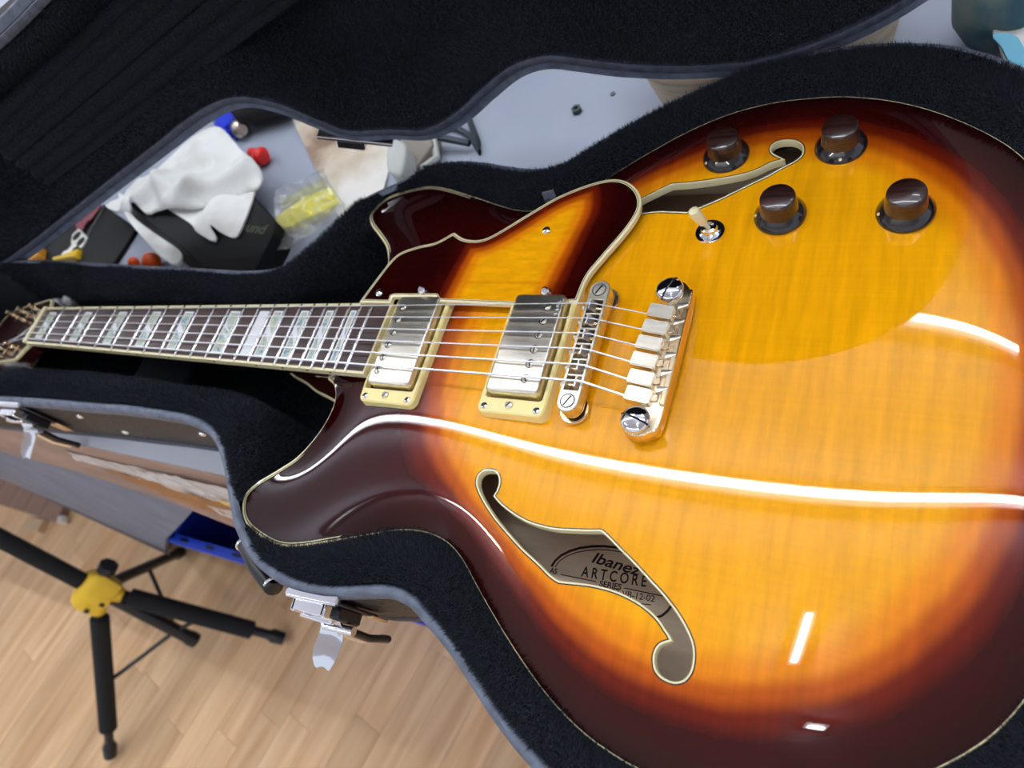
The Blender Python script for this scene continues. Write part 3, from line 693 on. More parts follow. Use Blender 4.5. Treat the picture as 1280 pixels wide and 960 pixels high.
# ---- bridge
br = mk('bridge', (lambda o, h: (lambda R_: R_)(None))(0, 0) or prism(rrect(-6.5, 6.5, -43.5, 43.5, 6.3, 8), 4.5, 7.0, bev=.3), gold, gtr)
def frame_bar(z0, z1):
    o = rrect(-6.5, 6.5, -43.5, 43.5, 6.3, 8); i_ = rrect(-4.6, 4.8, -30.6, 30.6, .5, 8); n = len(o); V = []; F = []
    for R_, z in ((o, z0), (o, z1-.5), (offs(o, .5), z1), (i_, z1), (i_, z0)): V += [(x, y, z) for x, y in R_]
    for j in range(4):
        for a in range(n): b = (a+1) % n; F.append((j*n+a, j*n+b, (j+1)*n+b, (j+1)*n+a))
    return V, F
mk('bridge_frame', frame_bar(6.5, 14.2), nickel, br, angle=30)
for s in (1, -1):
    mk('bridge_post', lathe([(2.9, -3), (2.9, 5)], 16), gold, br, loc=(0, 37*s, 0))
    mk('thumb_wheel', lathe([(8.6, 0), (9, .5), (9, 2.0), (8.6, 2.5)], 30), gold, br, loc=(0, 37*s, .2))
    mk('post_bushing', lathe([(7.0, -1.5), (7.0, .1)], 24), gold, br, loc=(0, 37*s, 0))
    mk('post_screw', lathe([(3.9, 0), (3.7, .5), (.01, .7)], 20), nickel, br, loc=(0, 37*s, 14.1))
    mk('screw_slot', box(7.0, .9, .5), black_line, br, loc=(0, 37*s, 14.65), rot=(0, 0, 62), smooth=False)
    mk('screw_rim', lathe([(3.9, 0), (4.5, .12), (4.45, 0)], 20, False), dark_metal, br, loc=(0, 37*s, 14.2))
for i in range(6):
    w_ = 6.6
    g = ([(-2.6, -w_/2, 0), (2.6, -w_/2, 0), (2.6, w_/2, 0), (-2.6, w_/2, 0), (-.45, -w_/2, 5.6), (.45, -w_/2, 5.6), (.45, w_/2, 5.6), (-.45, w_/2, 5.6)], [(3, 2, 1, 0), (0, 1, 5, 4), (1, 2, 6, 5), (2, 3, 7, 6), (3, 0, 4, 7), (4, 5, 6, 7)])
    mk('saddle', g, steel, br, loc=(sx_[i]*.9, yb[i], 11.4), smooth=False)
    mk('saddle_divider', box(9.6, 1.3, 5.5, bev=.2), nickel, br, loc=(0, yb[i]+5.1, 11), smooth=False)
    mk('saddle_screw', xf(cyl(1.25, 10.5, 10, -5.5), rot=(0, 90, 0)), gold, br, loc=(0, yb[i], 10.6))
    mk('saddle_screw_head', xf(lathe([(1.9, 0), (1.9, 1.4), (1.2, 1.9)], 12), rot=(0, -90, 0)), nickel, br, loc=(-6.6, yb[i], 11.4))
mk('saddle_divider', box(9.6, 1.3, 5.5, bev=.2), nickel, br, loc=(0, yb[5]-5.1, 11), smooth=False)

# ---- stop tailpiece with six lift-up blocks
t1 = (41.9,39.3,14.0); t2 = (40.4,-43.0,14.0)
ta = Vector((t1[0]-t2[0], t1[1]-t2[1], 0)).normalized(); tb = Vector((-ta.y, ta.x, 0)); tb = -tb   # ta along the bar, tb towards the tail
tc = (Vector(t1)+Vector(t2))/2; TL = (Vector(t1)-Vector(t2)).length
def tmk(name, g, m, parent, dz=0, **k): return mk(name, g, m, parent, loc=(tc.x, tc.y, dz), axes=(tb, ta, Vector((0, 0, 1)).cross(Vector((0, 0, 1))) if False else (0, 0, 1)), **k)
bar = [(-7.5, -TL/2-2), (-4, -TL/2-7.5), (2, -TL/2-9), (9, -TL/2-6), (13.5, -TL/2+4), (13.5, TL/2-6), (11, TL/2+2), (5, TL/2+7.5), (-2, TL/2+7.5), (-7, TL/2+3), (-7.5, TL/2-3), (0, TL/2-7), (1, 0), (0, -TL/2+8)]
tp = tmk('tailpiece', prism(smooth_closed(bar, 2, sharp=(11, 13)), 2.5, 11.2, bev=.8), gold, gtr)
for i in range(6):
    b_ = Vector((blocks[i][0], blocks[i][1], 0))-Vector((tc.x, tc.y, 0)); lx, ly = b_.dot(tb), b_.dot(ta)
    g = box(14.2, 8.5, 6.8, bev=.55, seg=2)
    tmk('string_block', xf(g, loc=(lx, ly, 11.6), rot=(0, 3, -6)), nickel, tp)
    tmk('block_hinge', xf(box(7, 4.5, 3.5, bev=.6), loc=(lx+7.5, ly, 10.6)), gold, tp)
    n1 = [(7.5, ly+2.2), (13.2, ly+4.9), (13.4, ly+6.8), (7.5, ly+6.6)]
    tmk('rear_web', prism(n1, 10.5, 13.2, bev=.3), nickel, tp)
tmk('front_lip', xf(box(3.2, TL-22, 3.0, bev=.6), loc=(12.2, -1, 11.4)), gold, tp)
for s, (q, rotz) in enumerate(((t1, 70), (t2, -18))):
    mk('tailpiece_stud', lathe([(6.0, -13), (6.0, -11), (4.0, -11), (4.0, -2), (8.0, -1.6), (8.2, .3), (7.2, 1.8), (4.5, 2.9), (.01, 3.3)], 30), chrome, tp, loc=(q[0], q[1], 12.4))
    dome = lambda t: float(np.interp(abs(t), [0, 4.5, 7.2, 8.2], [3.3, 2.9, 1.8, .3]))
    mk('stud_slot', tube([(t, 0, dome(t)-.35) for t in np.linspace(-7.9, 7.9, 15)], .75, 8), black_line, tp, loc=(q[0], q[1], 12.4), rot=(0, 0, rotz))

# ---- pickguard
PG = [(-186.4,27.1), (-180.1,46.0), (-170.9,67.3), (-155.8,75.1), (-139.6,79.1), (-127.5,87.3), (-116.4,81.5), (-102.8,80.5), (-91.6,85.7), (-71.5,101.5), (-51.5,116.3), (-27.8,126.4), (-11.0,127.3), (2.1,118.4), (8.0,104.6), (4.0,87.8), (-6.7,66.4), (-13.5,51.4), (-15.4,36.6), (-15.4,32.5), (-60.4,29.3), (-118.2,29.9), (-121.7,33.7), (-159.4,32.7), (-159.2,27.3)]
PG = smooth_closed(PG, 2.0, sharp=(0,5,19,20,21,22,23,24))
PV, PF = cdt([PG], 3.5)
me = mesh_from('pickguard', [(a, b, 7.3) for a, b in PV], [tuple(int(i) for i in f) for f in PF], burst_guard, True)
segA, segB = np.array([(-75.1,33.7), (-64.0,101.2)])
ab = segB-segA; t_ = np.clip(((PV-segA)@ab)/(ab@ab), -.6, 1); dd = np.linalg.norm(PV-segA-t_[:, None]*ab, axis=1)
edge = dist(PG, PV[:, 0], PV[:, 1]); low = np.minimum(1, .35+edge/26.)
skew = (PV[:, 0]-(segA+t_[:, None]*ab)[:, 0] > 0)
f_ = np.clip(1.35-dd/np.where(skew, 44., 44.), 0, 1)
up_e = np.clip((edge-3)/24., 0, 1); 
f_ = np.minimum(f_, np.where(PV[:, 1] < 45, 1, .34+.75*up_e))
at = me.attributes.new('finish', 'FLOAT', 'POINT'); at.data.foreach_set('value', f_.astype(np.float32))
pg = place(bpy.data.objects.new('pickguard', me), frame(), gtr)
mk('guard_edge', sweep(PG, [(0, 3.6), (-.4, 3.6), (-.5, 6.9), (.1, 7.45), (1.0, 7.5), (1.0, 7.0)]), cream, pg)
mk('guard_black_line', sweep(PG, [(1.0, 7.48), (1.5, 7.46), (1.5, 7.1)]), black_line, pg)
mk('guard_cream_line', sweep(PG, [(1.5, 7.44), (2.0, 7.42), (2.0, 7.1)]), cream, pg)
for q in ((-172.1,35.0,7.4), (-53.1,87.4,7.4)):
    mk('guard_screw', lathe([(3.0, 0), (2.7, .7), (1.5, 1.3), (.01, 1.5)], 16), chrome, pg, loc=(q[0], q[1], 7.4))
    for a in (15, 105): mk('screw_slot', box(3.0, .6, .6), black_line, pg, loc=(q[0], q[1], 8.65), rot=(0, 0, a), smooth=False)

# ---- knobs and switch
for (q, dot) in (((156.2,100.5,1.0), 195), ((118.7,152.1,-2.0), 275), ((92.1,100.1,0.0), 190), ((52.2,150.6,-3.0), 215)):
    x, y = q[0], q[1]; zb = zt(x, y)
    kb = mk('control_knob', lathe([(10.6, 5.8), (9.7, 15.5), (9.4, 16.2), (8.8, 16.6), (.01, 16.8)], 40), knobwood, gtr, loc=(x, y, zb+.4))
    mk('knob_skirt', lathe([(14.3, 0), (14.6, .8), (14.3, 2.0), (12.0, 4.6), (10.6, 6.1), (10.2, 5.9)], 44), skirtm, kb, loc=(x, y, zb+.4))
    a = radians(dot); mk('position_dot', lathe([(.95, 0), (.8, .5), (.01, .6)], 12), cream, kb, loc=(x+13.1*cos(a), y+13.1*sin(a), zb+3.6), rot=(0, 40, dot))
q = (53.6,89.2,-1.0); zb = zt(q[0], q[1])
sw = mk('selector_switch', lathe([(8.6, 0), (8.6, .8), (7.6, 1.0), (6.6, 1.1), (6.4, 2.6), (5.2, 3.1), (4.6, 5.2), (3.2, 5.6), (2.8, 4.2), (.01, 4.2)], 32), chrome, gtr, loc=(q[0], q[1], zb+.2))
mk('switch_tip', tube([(-.3, 0, 4), (-1.8, -.4, 8), (-2.3, -.5, 10), (-5.2, -1.2, 19.5), (-5.6, -1.3, 21.8), (-5.7, -1.35, 22.6)], [1.3, 1.5, 2.9, 3.6, 2.9, 1.2], 16), cream, sw, loc=(q[0], q[1], zb+.2))

# ================================================================== THE CASE
case = thing('guitar_case', 'open black guitar case lined with black plush on the workbench', 'case', (-200, 0, -90))
CO = [(-590.0, -88.0), (-525.0, -84.0), (-464.0, -81.0), (-408.0, -78.0), (-356.0, -77.0), (-322.0, -78.0), (-290.0, -86.0), (-269.0, -101.0), (-249.0, -122.0), (-227.0, -145.0), (-201.0, -162.0), (-180.0, -169.0), (-160.0, -172.0), (-134.0, -171.0), (-111.0, -166.0), (-90.0, -161.0), (-74.0, -162.0), (-58.0, -169.0), (-37.0, -180.0), (-17.0, -193.0), (1.0, -205.0), (26.0, -218.0), (58.0, -229.0), (95.0, -235.0), (130.0, -233.0), (168.0, -222.0), (204.0, -200.0), (236.0, -168.0), (262.0, -125.0), (277.0, -75.0), (282.0, -20.0), (281.0, 35.0), (273.0, 90.0), (257.0, 140.0), (235.0, 178.0), (207.0, 206.0), (180.0, 226.0), (154.0, 236.0), (123.0, 241.0), (87.0, 240.0), (55.0, 234.0), (32.0, 224.0), (6.0, 211.0), (-27.0, 190.0), (-49.0, 173.0), (-67.0, 160.0), (-88.0, 156.0), (-116.0, 161.0), (-140.0, 167.0), (-165.0, 170.0), (-189.0, 167.0), (-213.0, 153.0), (-246.0, 136.0), (-263.0, 112.0), (-277.0, 89.0), (-294.0, 72.0), (-314.0, 65.0), (-349.0, 63.0), (-403.0, 65.0), (-494.0, 68.0), (-598.0, 72.0), (-677.0, 75.0), (-758.0, 75.0), (-815.0, 70.0), (-850.0, 50.0), (-862.0, 0.0), (-850.0, -60.0), (-812.0, -92.0), (-740.0, -99.0), (-660.0, -93.0)]
CS = smooth_closed(CO, 5.0)
shell = mk('case_shell', sweep(CS, [(30, -87.6), (8, -88), (2, -86), (0, -81), (0, -16), (1, -13)]), tolex, case)
mk('case_bottom', prism(offs(CS, 8), -89.7, -86.5), tolex, case)
mk('foot_strip', sweep(CS, [(3, -90), (-1.2, -88), (-1.6, -83), (-.2, -80.5)]), rimdark, case)
mk('case_rim', sweep(CS, [(.5, -18), (-1.4, -17), (-1.9, -12), (-1.2, -8.5), (.6, -6.6), (2.6, -6.0), (4.6, -6.8), (5.8, -9)]), rimv, case)
# plush lining: one surface from the rim down into the body and neck cavities
cav = [(x, -y) for x, y in half if x > -229 and not (x < -180 and y < 112)]
CAVb = [(-236, -116), (-262, -62), (-290, -50), (-360, -48), (-500, -48), (-620, -54), (-650, -70), (-690, -76), (-760, -74), (-805, -40), (-812, 0), (-805, 40), (-760, 63), (-690, 64), (-650, 60), (-625, 46), (-450, 40), (-330, 38), (-290, 44), (-265, 66), (-240, 112)]
bodyp = [(x, y) for x, y in full if not (x < -180 and abs(y) < 112)]
# order: bass horn -> waist -> tail -> treble horn -> neck cavity
bass = [(x, -y) for x, y in half if not (x < -180 and y < 112)]; treb = [(x, y) for x, y in half if not (x < -180 and y < 112)][::-1]
CAV = smooth_closed(bass+[(247, 0)]+treb+CAVb[::-1], 5.0)
CAV = offs(CAV, -1.0)
LV, LF = cdt([offs(CS, 6), CAV, offs(CAV, 4)], 4.6, margin=.45)
X, Y = LV[:, 0], LV[:, 1]
dc = dist(CS, X, Y)-6; dv = dist(CAV, X, Y); inn_ = inside(CAV, X, Y); t_ = dc/(dc+dv+1e-6)
lump = 1.6*np.sin(X/31+Y/19)+1.1*np.sin(X/13-Y/27)
neckz = sst(-X, 225, 270)
out_z = -8.2+5.5*np.sin(np.clip(t_, 0, 1)*pi*.8)*np.minimum(1, dc/4)-(8.5+0*X)*sst(t_, .45, 1.0)+lump*np.minimum(1, dc/5)*.55
out_z += neckz*(-3)*sst(t_, .5, 1)+2.2*sst(Y, 20, 70)*np.exp(-(dc/8)**2)+1.6*np.exp(-(dc/5)**2)
in_z = -14-(56+6*neckz)*sst(dist(CAV, X, Y), 0, 4.0)
lz = np.where(inn_, in_z, out_z)
under = inn_ & inside(OUT, X, Y); lz = np.where(under & (dist(CAV, X, Y) > 3.9), -60.5, lz)
lz = np.where(inn_ & ~inside(OUT, X, Y) & (dist(CAV, X, Y) > 4), lz+2.5*np.sin(X/23)*np.sin(Y/17), lz)
LVz = np.column_stack([LV, lz])
lining = mk('plush_lining', ([tuple(v) for v in LVz], [tuple(int(i) for i in f) for f in LF]), plush, case, angle=89)
c = LV[LF].mean(1)
vis = ~(inside(offs(OUT, 3), c[:, 0], c[:, 1]))
FV = LF[vis]
def nearcond(ce, nn): return ce[:, 0] > -760
grow_fur('plush_pile', LVz, FV, fur, case, 2.8, 4.8, .6, cond=nearcond, lean=(0, 0, .15), seed=3)
# neck rest block and a grey felt pad behind the neck
mk('neck_rest', prism(rrect(-480, -400, -46, 33, 8), -72, -44, bev=6), plush, case)
pd = (-438.3,40.6,-30.0)
mk('felt_flap', (lambda: ([(-42, -4, -14), (40, -4, -12), (44, 3, -14), (-46, 3, -16), (-22, 1, 6), (-6, 3, 11), (16, 2, 7), (-22, 5, 6), (-6, 7, 11), (16, 6, 7)], [(0, 1, 6, 5, 4), (3, 7, 8, 9, 2), (1, 2, 9, 6), (0, 4, 7, 3), (4, 5, 8, 7), (5, 6, 9, 8), (0, 3, 2, 1)]))(), greycard, case, loc=(pd[0], pd[1], -30), smooth=True)
tg = (-68.1,127.2,-8.0)
mk('grey_tab', box(9, 1.2, 17, bev=.3), greycard, case, loc=(tg[0], tg[1], -10), rot=(-14, 0, 12), smooth=False)
# small metal studs on the near wall
def wall_pt(x, side=-1):
    A = np.array(CS); m = (A[:, 1] < 0) if side < 0 else (A[:, 1] > 0); B = A[m]; k = np.argmin(abs(B[:, 0]-x)); i = int(np.nonzero(m)[0][k]); n = len(CS)
    t = Vector((CS[(i+1) % n][0]-CS[i-1][0], CS[(i+1) % n][1]-CS[i-1][1], 0)).normalized(); nout = Vector((t.y, -t.x, 0)); return Vector((CS[i][0], CS[i][1], 0)), t, nout
for x, z in ((-505, -34), (-482, -66), (-345, -42), (-308, -48)):
    p_, t, no = wall_pt(x); mk('rivet', lathe([(3.4, 0), (2.9, 1.0), (1.6, 1.8), (.01, 2.0)], 14), chrome, case, loc=(p_.x, p_.y, z), axes=(t, Vector((0, 0, 1)), no))
def latch(x):
    p_, t, no = wall_pt(x); up = Vector((0, 0, 1)); fr = dict(loc=(p_.x+no.x*1.6, p_.y+no.y*1.6, -8), axes=(t, up, t.cross(up)))
    # local: x along the wall, y up, z outwards
    b = mk('latch', join(xf(box(30, 42, 2.5, bev=.8), loc=(2, -30, 1.2)), xf(box(22, 26, 9, bev=1.5), loc=(2, -27, 6))), dark_metal, case, **fr)
    mk('latch_top_strap', box(42, 4.5, 5.5, (0, -1.5, 1), bev=1.2, seg=2), chrome, b, **fr)
    mk('latch_loop', join(box(26, 3, 8, (-4, -6.5, 6.5), bev=.7), box(3, 14, 8, (-16, -12, 7), bev=.7), box(3, 14, 8, (8, -12, 7), bev=.7), box(26, 5, 9, (-4, -17, 9), bev=.9)), chrome, b, **fr)
    mk('latch_plate', box(18, 20, 2, (10, -50, 2), bev=.5), gold, b, **fr)
    # flared lever
    V = []; n = 8; prof = [(0, 0, 8.5), (-7, 4, 9), (-12, 10, 10), (-15, 17, 10.5), (-19, 24, 9), (-21, 26.5, 7.6), (-22.8, 28.5, 6.4), (-23.6, 29.2, 4.6)]
    for y_, z_, w_ in prof:
        for s in (-1, -.5, 0, .5, 1): V.append((s*w_-.42*z_, y_-24, z_+9+1.6*abs(s)**2))
    V2 = [(a, b_-1.2, c_-1.4) for a, b_, c_ in V]; k = len(V); F = []
    for i in range(len(prof)-1):
        for j in range(4): a = i*5+j; F.append((a, a+1, a+6, a+5)); F.append((k+a, k+a+5, k+a+6, k+a+1))
    per = [i*5 for i in range(len(prof))]+[(len(prof)-1)*5+j for j in range(1, 5)]+[i*5+4 for i in range(len(prof)-2, -1, -1)]+[3, 2, 1]
    F += [(per[i], per[(i+1) % len(per)], k+per[(i+1) % len(per)], k+per[i]) for i in range(len(per))]
    mk('latch_lever', (V+V2, F), chrome, b, **fr)
    mk('latch_pin', xf(cyl(3, 24, 12, -12), rot=(0, 90, 0), loc=(3, -32, 14)), chrome, b, **fr)
    mk('latch_wire', tube([(12, -33, 14), (13, -52, 15), (13, -74, 12), (5, -78, 12)], 2.6, 10), dark_metal, b, **fr)
    mk('latch_wire', tube([(4, -34, 16), (3, -55, 17), (4, -72, 14)], 2.3, 10), chrome, b, **fr)
    return b
latch(-582); latch(-142)
# carrying handle on the near wall
pa, _, na = wall_pt(-222); pb, _, nb = wall_pt(-184)
hx = [pa+na*2, pa+na*6, (pa+pb)/2+(na+nb)*4.5, pb+nb*8, pb+nb*4]
hd = mk('carrying_handle', tube([(v.x, v.y, z) for v, z in zip(hx, (-20, -22, -25, -24, -22))], [4, 5.5, 6.5, 6, 4], 12, flat=1.3), blackpl, case)
mk('handle_ring', tube([(pa.x+na.x*5+7*cos(a)*.6, pa.y+na.y*5+7*cos(a)*.8, -22+7*sin(a)) for a in np.linspace(0, 2*pi, 18, endpoint=False)], 1.1, 8, closed=True), chrome, hd)
mk('handle_ring', tube([(pb.x+nb.x*6+5*cos(a)*.6, pb.y+nb.y*6+5*cos(a)*.8, -22+6*sin(a)) for a in np.linspace(0, 2*pi, 18, endpoint=False)], 1.0, 8, closed=True), chrome, hd)

# ---- the lid, swung up about the hinge line on the far side
ay, phi, th, zh = (222.8, .19932, 1.60780, -13.4)
hd_ = Vector((cos(phi), sin(phi), 0)); A_ = W(0, ay, zh)
LM = Matrix.Translation(A_) @ Matrix.Rotation(-th, 4, hd_) @ Matrix.Translation(-A_) @ frame()
def lmk(name, g, m, parent, angle=40, smooth=True):
    V, F = g; return place(bpy.data.objects.new(name, mesh_from(name, V, F, m, smooth, angle)), LM, parent)
c0 = zh; DL = 52
ls = lmk('lid_shell', sweep(CS, [(1, c0+.5), (0, c0+2), (0, c0+DL-8), (2.5, c0+DL-2), (8, c0+DL)]), tolex, case)
lmk('lid_back', prism(offs(CS, 8), c0+DL-1.5, c0+DL), tolex, ls)
lmk('lid_rim', sweep(CS, [(-.6, c0+6), (-.9, c0+1), (0, c0), (6.2, c0-.3), (6.6, c0+.5)]), rimv, ls)
lmk('lid_tongue', sweep(CS, [(6.4, c0+1), (6.6, c0-2.2), (7.4, c0-3.6), (11.0, c0-4.2), (13.0, c0-3.4), (13.4, c0+2)]), rimdark, ls)
IN = offs(CS, 13)
IN = smooth_closed([IN[i] for i in range(0, len(IN), 2)], 6)
MV, MF = cdt([IN], 6.0)
d_ = dist(IN, MV[:, 0], MV[:, 1]); X, Y = MV[:, 0], MV[:, 1]
lz = c0+1-3*np.sin(np.clip(d_/14, 0, 1)*pi)+(DL-10)*sst(d_, 6, 40)+1.5*np.sin(X/33+Y/21)*np.minimum(1, d_/12)
LV2 = np.column_stack([MV, lz])
MFr = [tuple(int(i) for i in f[::-1]) for f in MF]
lmk('lid_lining', ([tuple(v) for v in LV2], MFr), plush, ls, 89)
grow_fur('lid_pile', LV2, MFr, fur, ls, .9, 5.0, .75, M=LM, cond=lambda ce, nn: (ce[:, 0] > -760) & (ce[:, 0] < 260), lean=(0, 0, 0), seed=5)
# quilted pad in the lid's neck section
PV_ = []; PFc = []; NX, NY = 120, 56; x0, x1, y0, y1 = -588, -190, -40, 40
for i in range(NX+1):
    for j in range(NY+1):
        x = x0+(x1-x0)*i/NX; y = y0+(y1-y0)*j/NY; e = min(x-x0, x1-x, y-y0, y1-y)
        rb = abs(math.sin(pi*(y-y0)/ (80/6)))**.5*7.5
        z = c0+DL-14 - 17*min(1, max(0, e)/7)**.6 - rb*min(1, e/6)
        PV_.append((x, y, z))
for i in range(NX):
    for j in range(NY): a = i*(NY+1)+j; PFc.append((a, a+NY+1, a+NY+2, a+1))
lmk('quilted_pad', (PV_, PFc), plush, ls, 89)
grow_fur('pad_pile', PV_, PFc, fur, ls, 2.2, 2.0, .55, M=LM, lean=(.25, 0, 0), seed=6, lift=.8)
# hinge hardware on the lid's lower edge
for hx_ in (-245, ):
    p_, t, no = wall_pt(hx_, 1)
    M_ = lambda g: g
    g = join(xf(box(64, 3, 14, bev=.6), loc=(0, 1.5, 6)), xf(box(24, 9, 12, bev=1), loc=(4, 6, 5)))
    R_ = Matrix(((t.x, no.x, 0, 0), (t.y, no.y, 0, 0), (0, 0, 1, 0), (0, 0, 0, 1)))
    V = [tuple(R_ @ Vector(v)+Vector((p_.x, p_.y, c0+1))) for v in g[0]]
    lmk('lid_catch', (V, [tuple(reversed(f)) for f in g[1]]), chrome, ls, smooth=False)
for hx_ in (78, ):
    p_, t, no = wall_pt(hx_, 1)
    mk('hinge', box(60, 3, 12, bev=.6), dark_metal, case, loc=(p_.x, p_.y+1.5, -13), axes=(t, no, t.cross(no)), smooth=False)

# ================================================================== THINGS ON THE WORKTOP
def patch(poly, zfun, step=5, thick=1.2):
    """thin draped sheet with two sides from an outline and a height function"""
    P = poly if area(poly) > 0 else poly[::-1]
    V, F = cdt([P], step); z = zfun(V[:, 0], V[:, 1]); n = len(V)
    T = [(x, y, q) for (x, y), q in zip(V, z)]; B = [(x, y, q-thick) for x, y, q in T]
    Fs = [tuple(int(i) for i in f) for f in F]; G = Fs+[tuple(i+n for i in reversed(f)) for f in Fs]
    cnt = {}
    for f in Fs:
        for a, b in ((f[0], f[1]), (f[1], f[2]), (f[2], f[0])): cnt[(a, b)] = 1
    for a, b in cnt:
        if (b, a) not in cnt: G.append((a, a+n, b+n, b))
    return T+B, G
def sm(P, step=6, sharp=()): return smooth_closed(P, step, sharp)
TT = -90.0
_a, _b = (-457.8,156.0,-61.8), (-424.8,151.0,-61.8); TANG = math.degrees(math.atan2(_b[1]-_a[1], _b[0]-_a[0]))
# flat black box under the cloth, with grey lettering on its lid
bx = [(-696.4,200.1), (-503.4,219.6), (-441.2,178.7), (-413.9,162.0), (-409.8,146.7), (-410.2,102.6), (-475.5,100.2)]
bt = mk('flat_black_box', prism(bx, TT, -62, bev=1.5), blackbox, smooth=False)
tag(bt, 'flat black box with faint grey lettering lying under the white cloth', 'box')
text('box_lettering', 'ound', darkprint, bt, (-443.5,154.6,-61.8), 17, TANG, bold=.3, width=42)
s_ = mk('side_panel', prism([(-739.9,210.4), (-707.1,211.3), (-483.3,110.3), (-530.9,113.1)], TT, -78, bev=1), blackbox2, bt, smooth=False)
b2 = mk('black_folder', prism([(-788.7,219.0), (-690.1,179.1), (-694.7,117.5), (-775.4,122.1)], TT, -84, bev=1), blackbox)
tag(b2, 'matt black folder beside the silver spotted plate, left of the orange ball', 'folder')
mk('folder_edge', tube([(*p_, -83.5) for p_ in [(-788.7,219.0), (-781.5,137.0)]], 1.2, 6), mat('grey_edge', lin(90, 88, 90), .4), b2)
b3 = mk('black_tray', prism([(-801.8,225.6), (-782.4,215.2), (-780.9,127.4), (-925.5,127.2), (-896.4,181.3)], TT, -88, bev=.6), blackbox)
tag(b3, 'thin black tray at the far left holding small tools', 'tray')
for pr in ([(-875.1,177.2), (-874.2,134.4)], [(-876.9,166.4), (-883.6,131.8)]): mk('tray_rib', tube([(*p_, -87) for p_ in pr], 1.4, 6), mat('rib_grey', lin(88, 84, 88), .4), b3)
pl = mk('spotted_plate', prism([(-813.5,181.1), (-794.1,171.4), (-780.4,166.0), (-778.9,151.9), (-788.8,140.6), (-806.2,135.7), (-816.0,138.3), (-811.1,157.5), (-819.2,170.7)], -87.9, -82, bev=.8), mat('silver_white', lin(236, 236, 228), .3, .2)); tag(pl, 'silvery white plate with black holes lying in the black tray', 'plate')
for q in ((-805.3,167.7,-81.9), (-788.0,158.3,-81.9), (-812.5,151.0,-81.9), (-788.3,144.4,-81.9)):
    mk('hole', lathe([(7.5, 0), (7.5, .3)], 7), blackbox, pl, loc=(q[0], q[1], -81.9), smooth=False)
yt = mk('yellow_tool_handle', prism([(-774.7,143.8), (-767.9,130.1), (-816.1,125.3), (-820.8,130.3), (-799.5,135.3)], -87.9, -76, bev=3), yellowpl); tag(yt, 'yellow tool handle lying beside the silver spotted plate', 'tool')
ow = mk('amber_tool_handle', prism([(-868.9,148.9), (-857.6,133.1), (-884.4,120.1), (-898.9,130.7)], -87.9, -76, bev=3), mat('amber_wood', lin(206, 140, 40), .4)); tag(ow, 'amber wooden tool handle near the left end of the lid', 'tool')
pk_ = mk('dusky_pink_cloth', patch(sm([(-826.7,193.2), (-805.5,217.9), (-788.0,214.3), (-792.3,195.9), (-805.7,192.5), (-805.4,175.4)]), lambda x, y: -80+3*np.sin(x/9)), mat('dusky_pink', lin(128, 70, 80), .9)); tag(pk_, 'dusky pink cloth scrap behind the silver spotted plate', 'cloth')
# the crumpled white cloth
CL = sm([(-720.4,191.0), (-695.4,210.8), (-687.9,227.8), (-636.7,263.8), (-597.1,307.8), (-529.3,267.6), (-467.2,229.2), (-459.8,204.4), (-477.7,201.3), (-504.7,187.6), (-541.0,178.5), (-574.3,176.7), (-611.6,178.5), (-630.5,175.9), (-652.7,188.8), (-655.9,177.0), (-680.7,180.5)], 7)
r1 = [(-650.1,193.4), (-624.5,215.9), (-562.7,200.0), (-518.0,203.9), (-480.2,225.8)]; r2 = [(-675.9,192.4), (-679.8,207.3), (-671.9,221.6)]; hol = (-576.2,219.5,-48.0)
def pl_d(P, x, y):
    d = np.full(x.shape, 1e9)
    for a, b in zip(P[:-1], P[1:]):
        a = np.array(a); b = np.array(b); ab = b-a; t = np.clip(((x-a[0])*ab[0]+(y-a[1])*ab[1])/(ab@ab), 0, 1); d = np.minimum(d, np.hypot(x-a[0]-t*ab[0], y-a[1]-t*ab[1]))
    return d
def clz(x, y):
    z = -55+3.5*np.sin(x/26+y/40)+2*np.sin(y/15-x/30)
    z += 20*np.exp(-(pl_d(r1, x, y)/15)**2)+13*np.exp(-(pl_d(r2, x, y)/11)**2)
    z -= 16*np.exp(-((x-hol[0])**2+(y-hol[1])**2)/22**2); z += 8*np.exp(-((np.hypot(x-hol[0], y-hol[1])-36)/9)**2)
    return np.maximum(z, -61)
cl = mk('crumpled_cloth', patch(CL, clz, 4, 2.2), whitecloth, angle=80); tag(cl, 'crumpled white cloth thrown over the flat black box', 'cloth')
def strip_z(x, y): return -56+4*np.sin(x/10+y/14)
mk('hanging_corner', patch(sm([(-708.8,209.6), (-684.5,199.5), (-649.9,171.3), (-531.1,121.6), (-533.5,108.0), (-565.1,117.6), (-612.5,142.5), (-662.7,171.8)], 5), lambda x, y: -58+5*np.sin(x/12+y/9), 4, 2.0), whitecloth, cl, angle=80)
mk('lower_fold', patch(sm([(-608.8,189.2), (-558.7,189.0), (-518.1,199.3), (-493.8,212.3), (-475.5,217.8), (-464.9,194.0), (-458.3,166.9), (-457.6,142.0), (-482.9,146.7), (-500.1,153.6), (-485.1,138.4), (-494.0,136.5), (-522.4,147.8), (-547.4,162.7)], 5), lambda x, y: -58+6*np.exp(-(pl_d([(-516.6,196.9), (-504.6,152.6)], x, y)/18)**2)+1.5*np.sin(x/12), 4, 2.0), whitecloth, cl, angle=80)
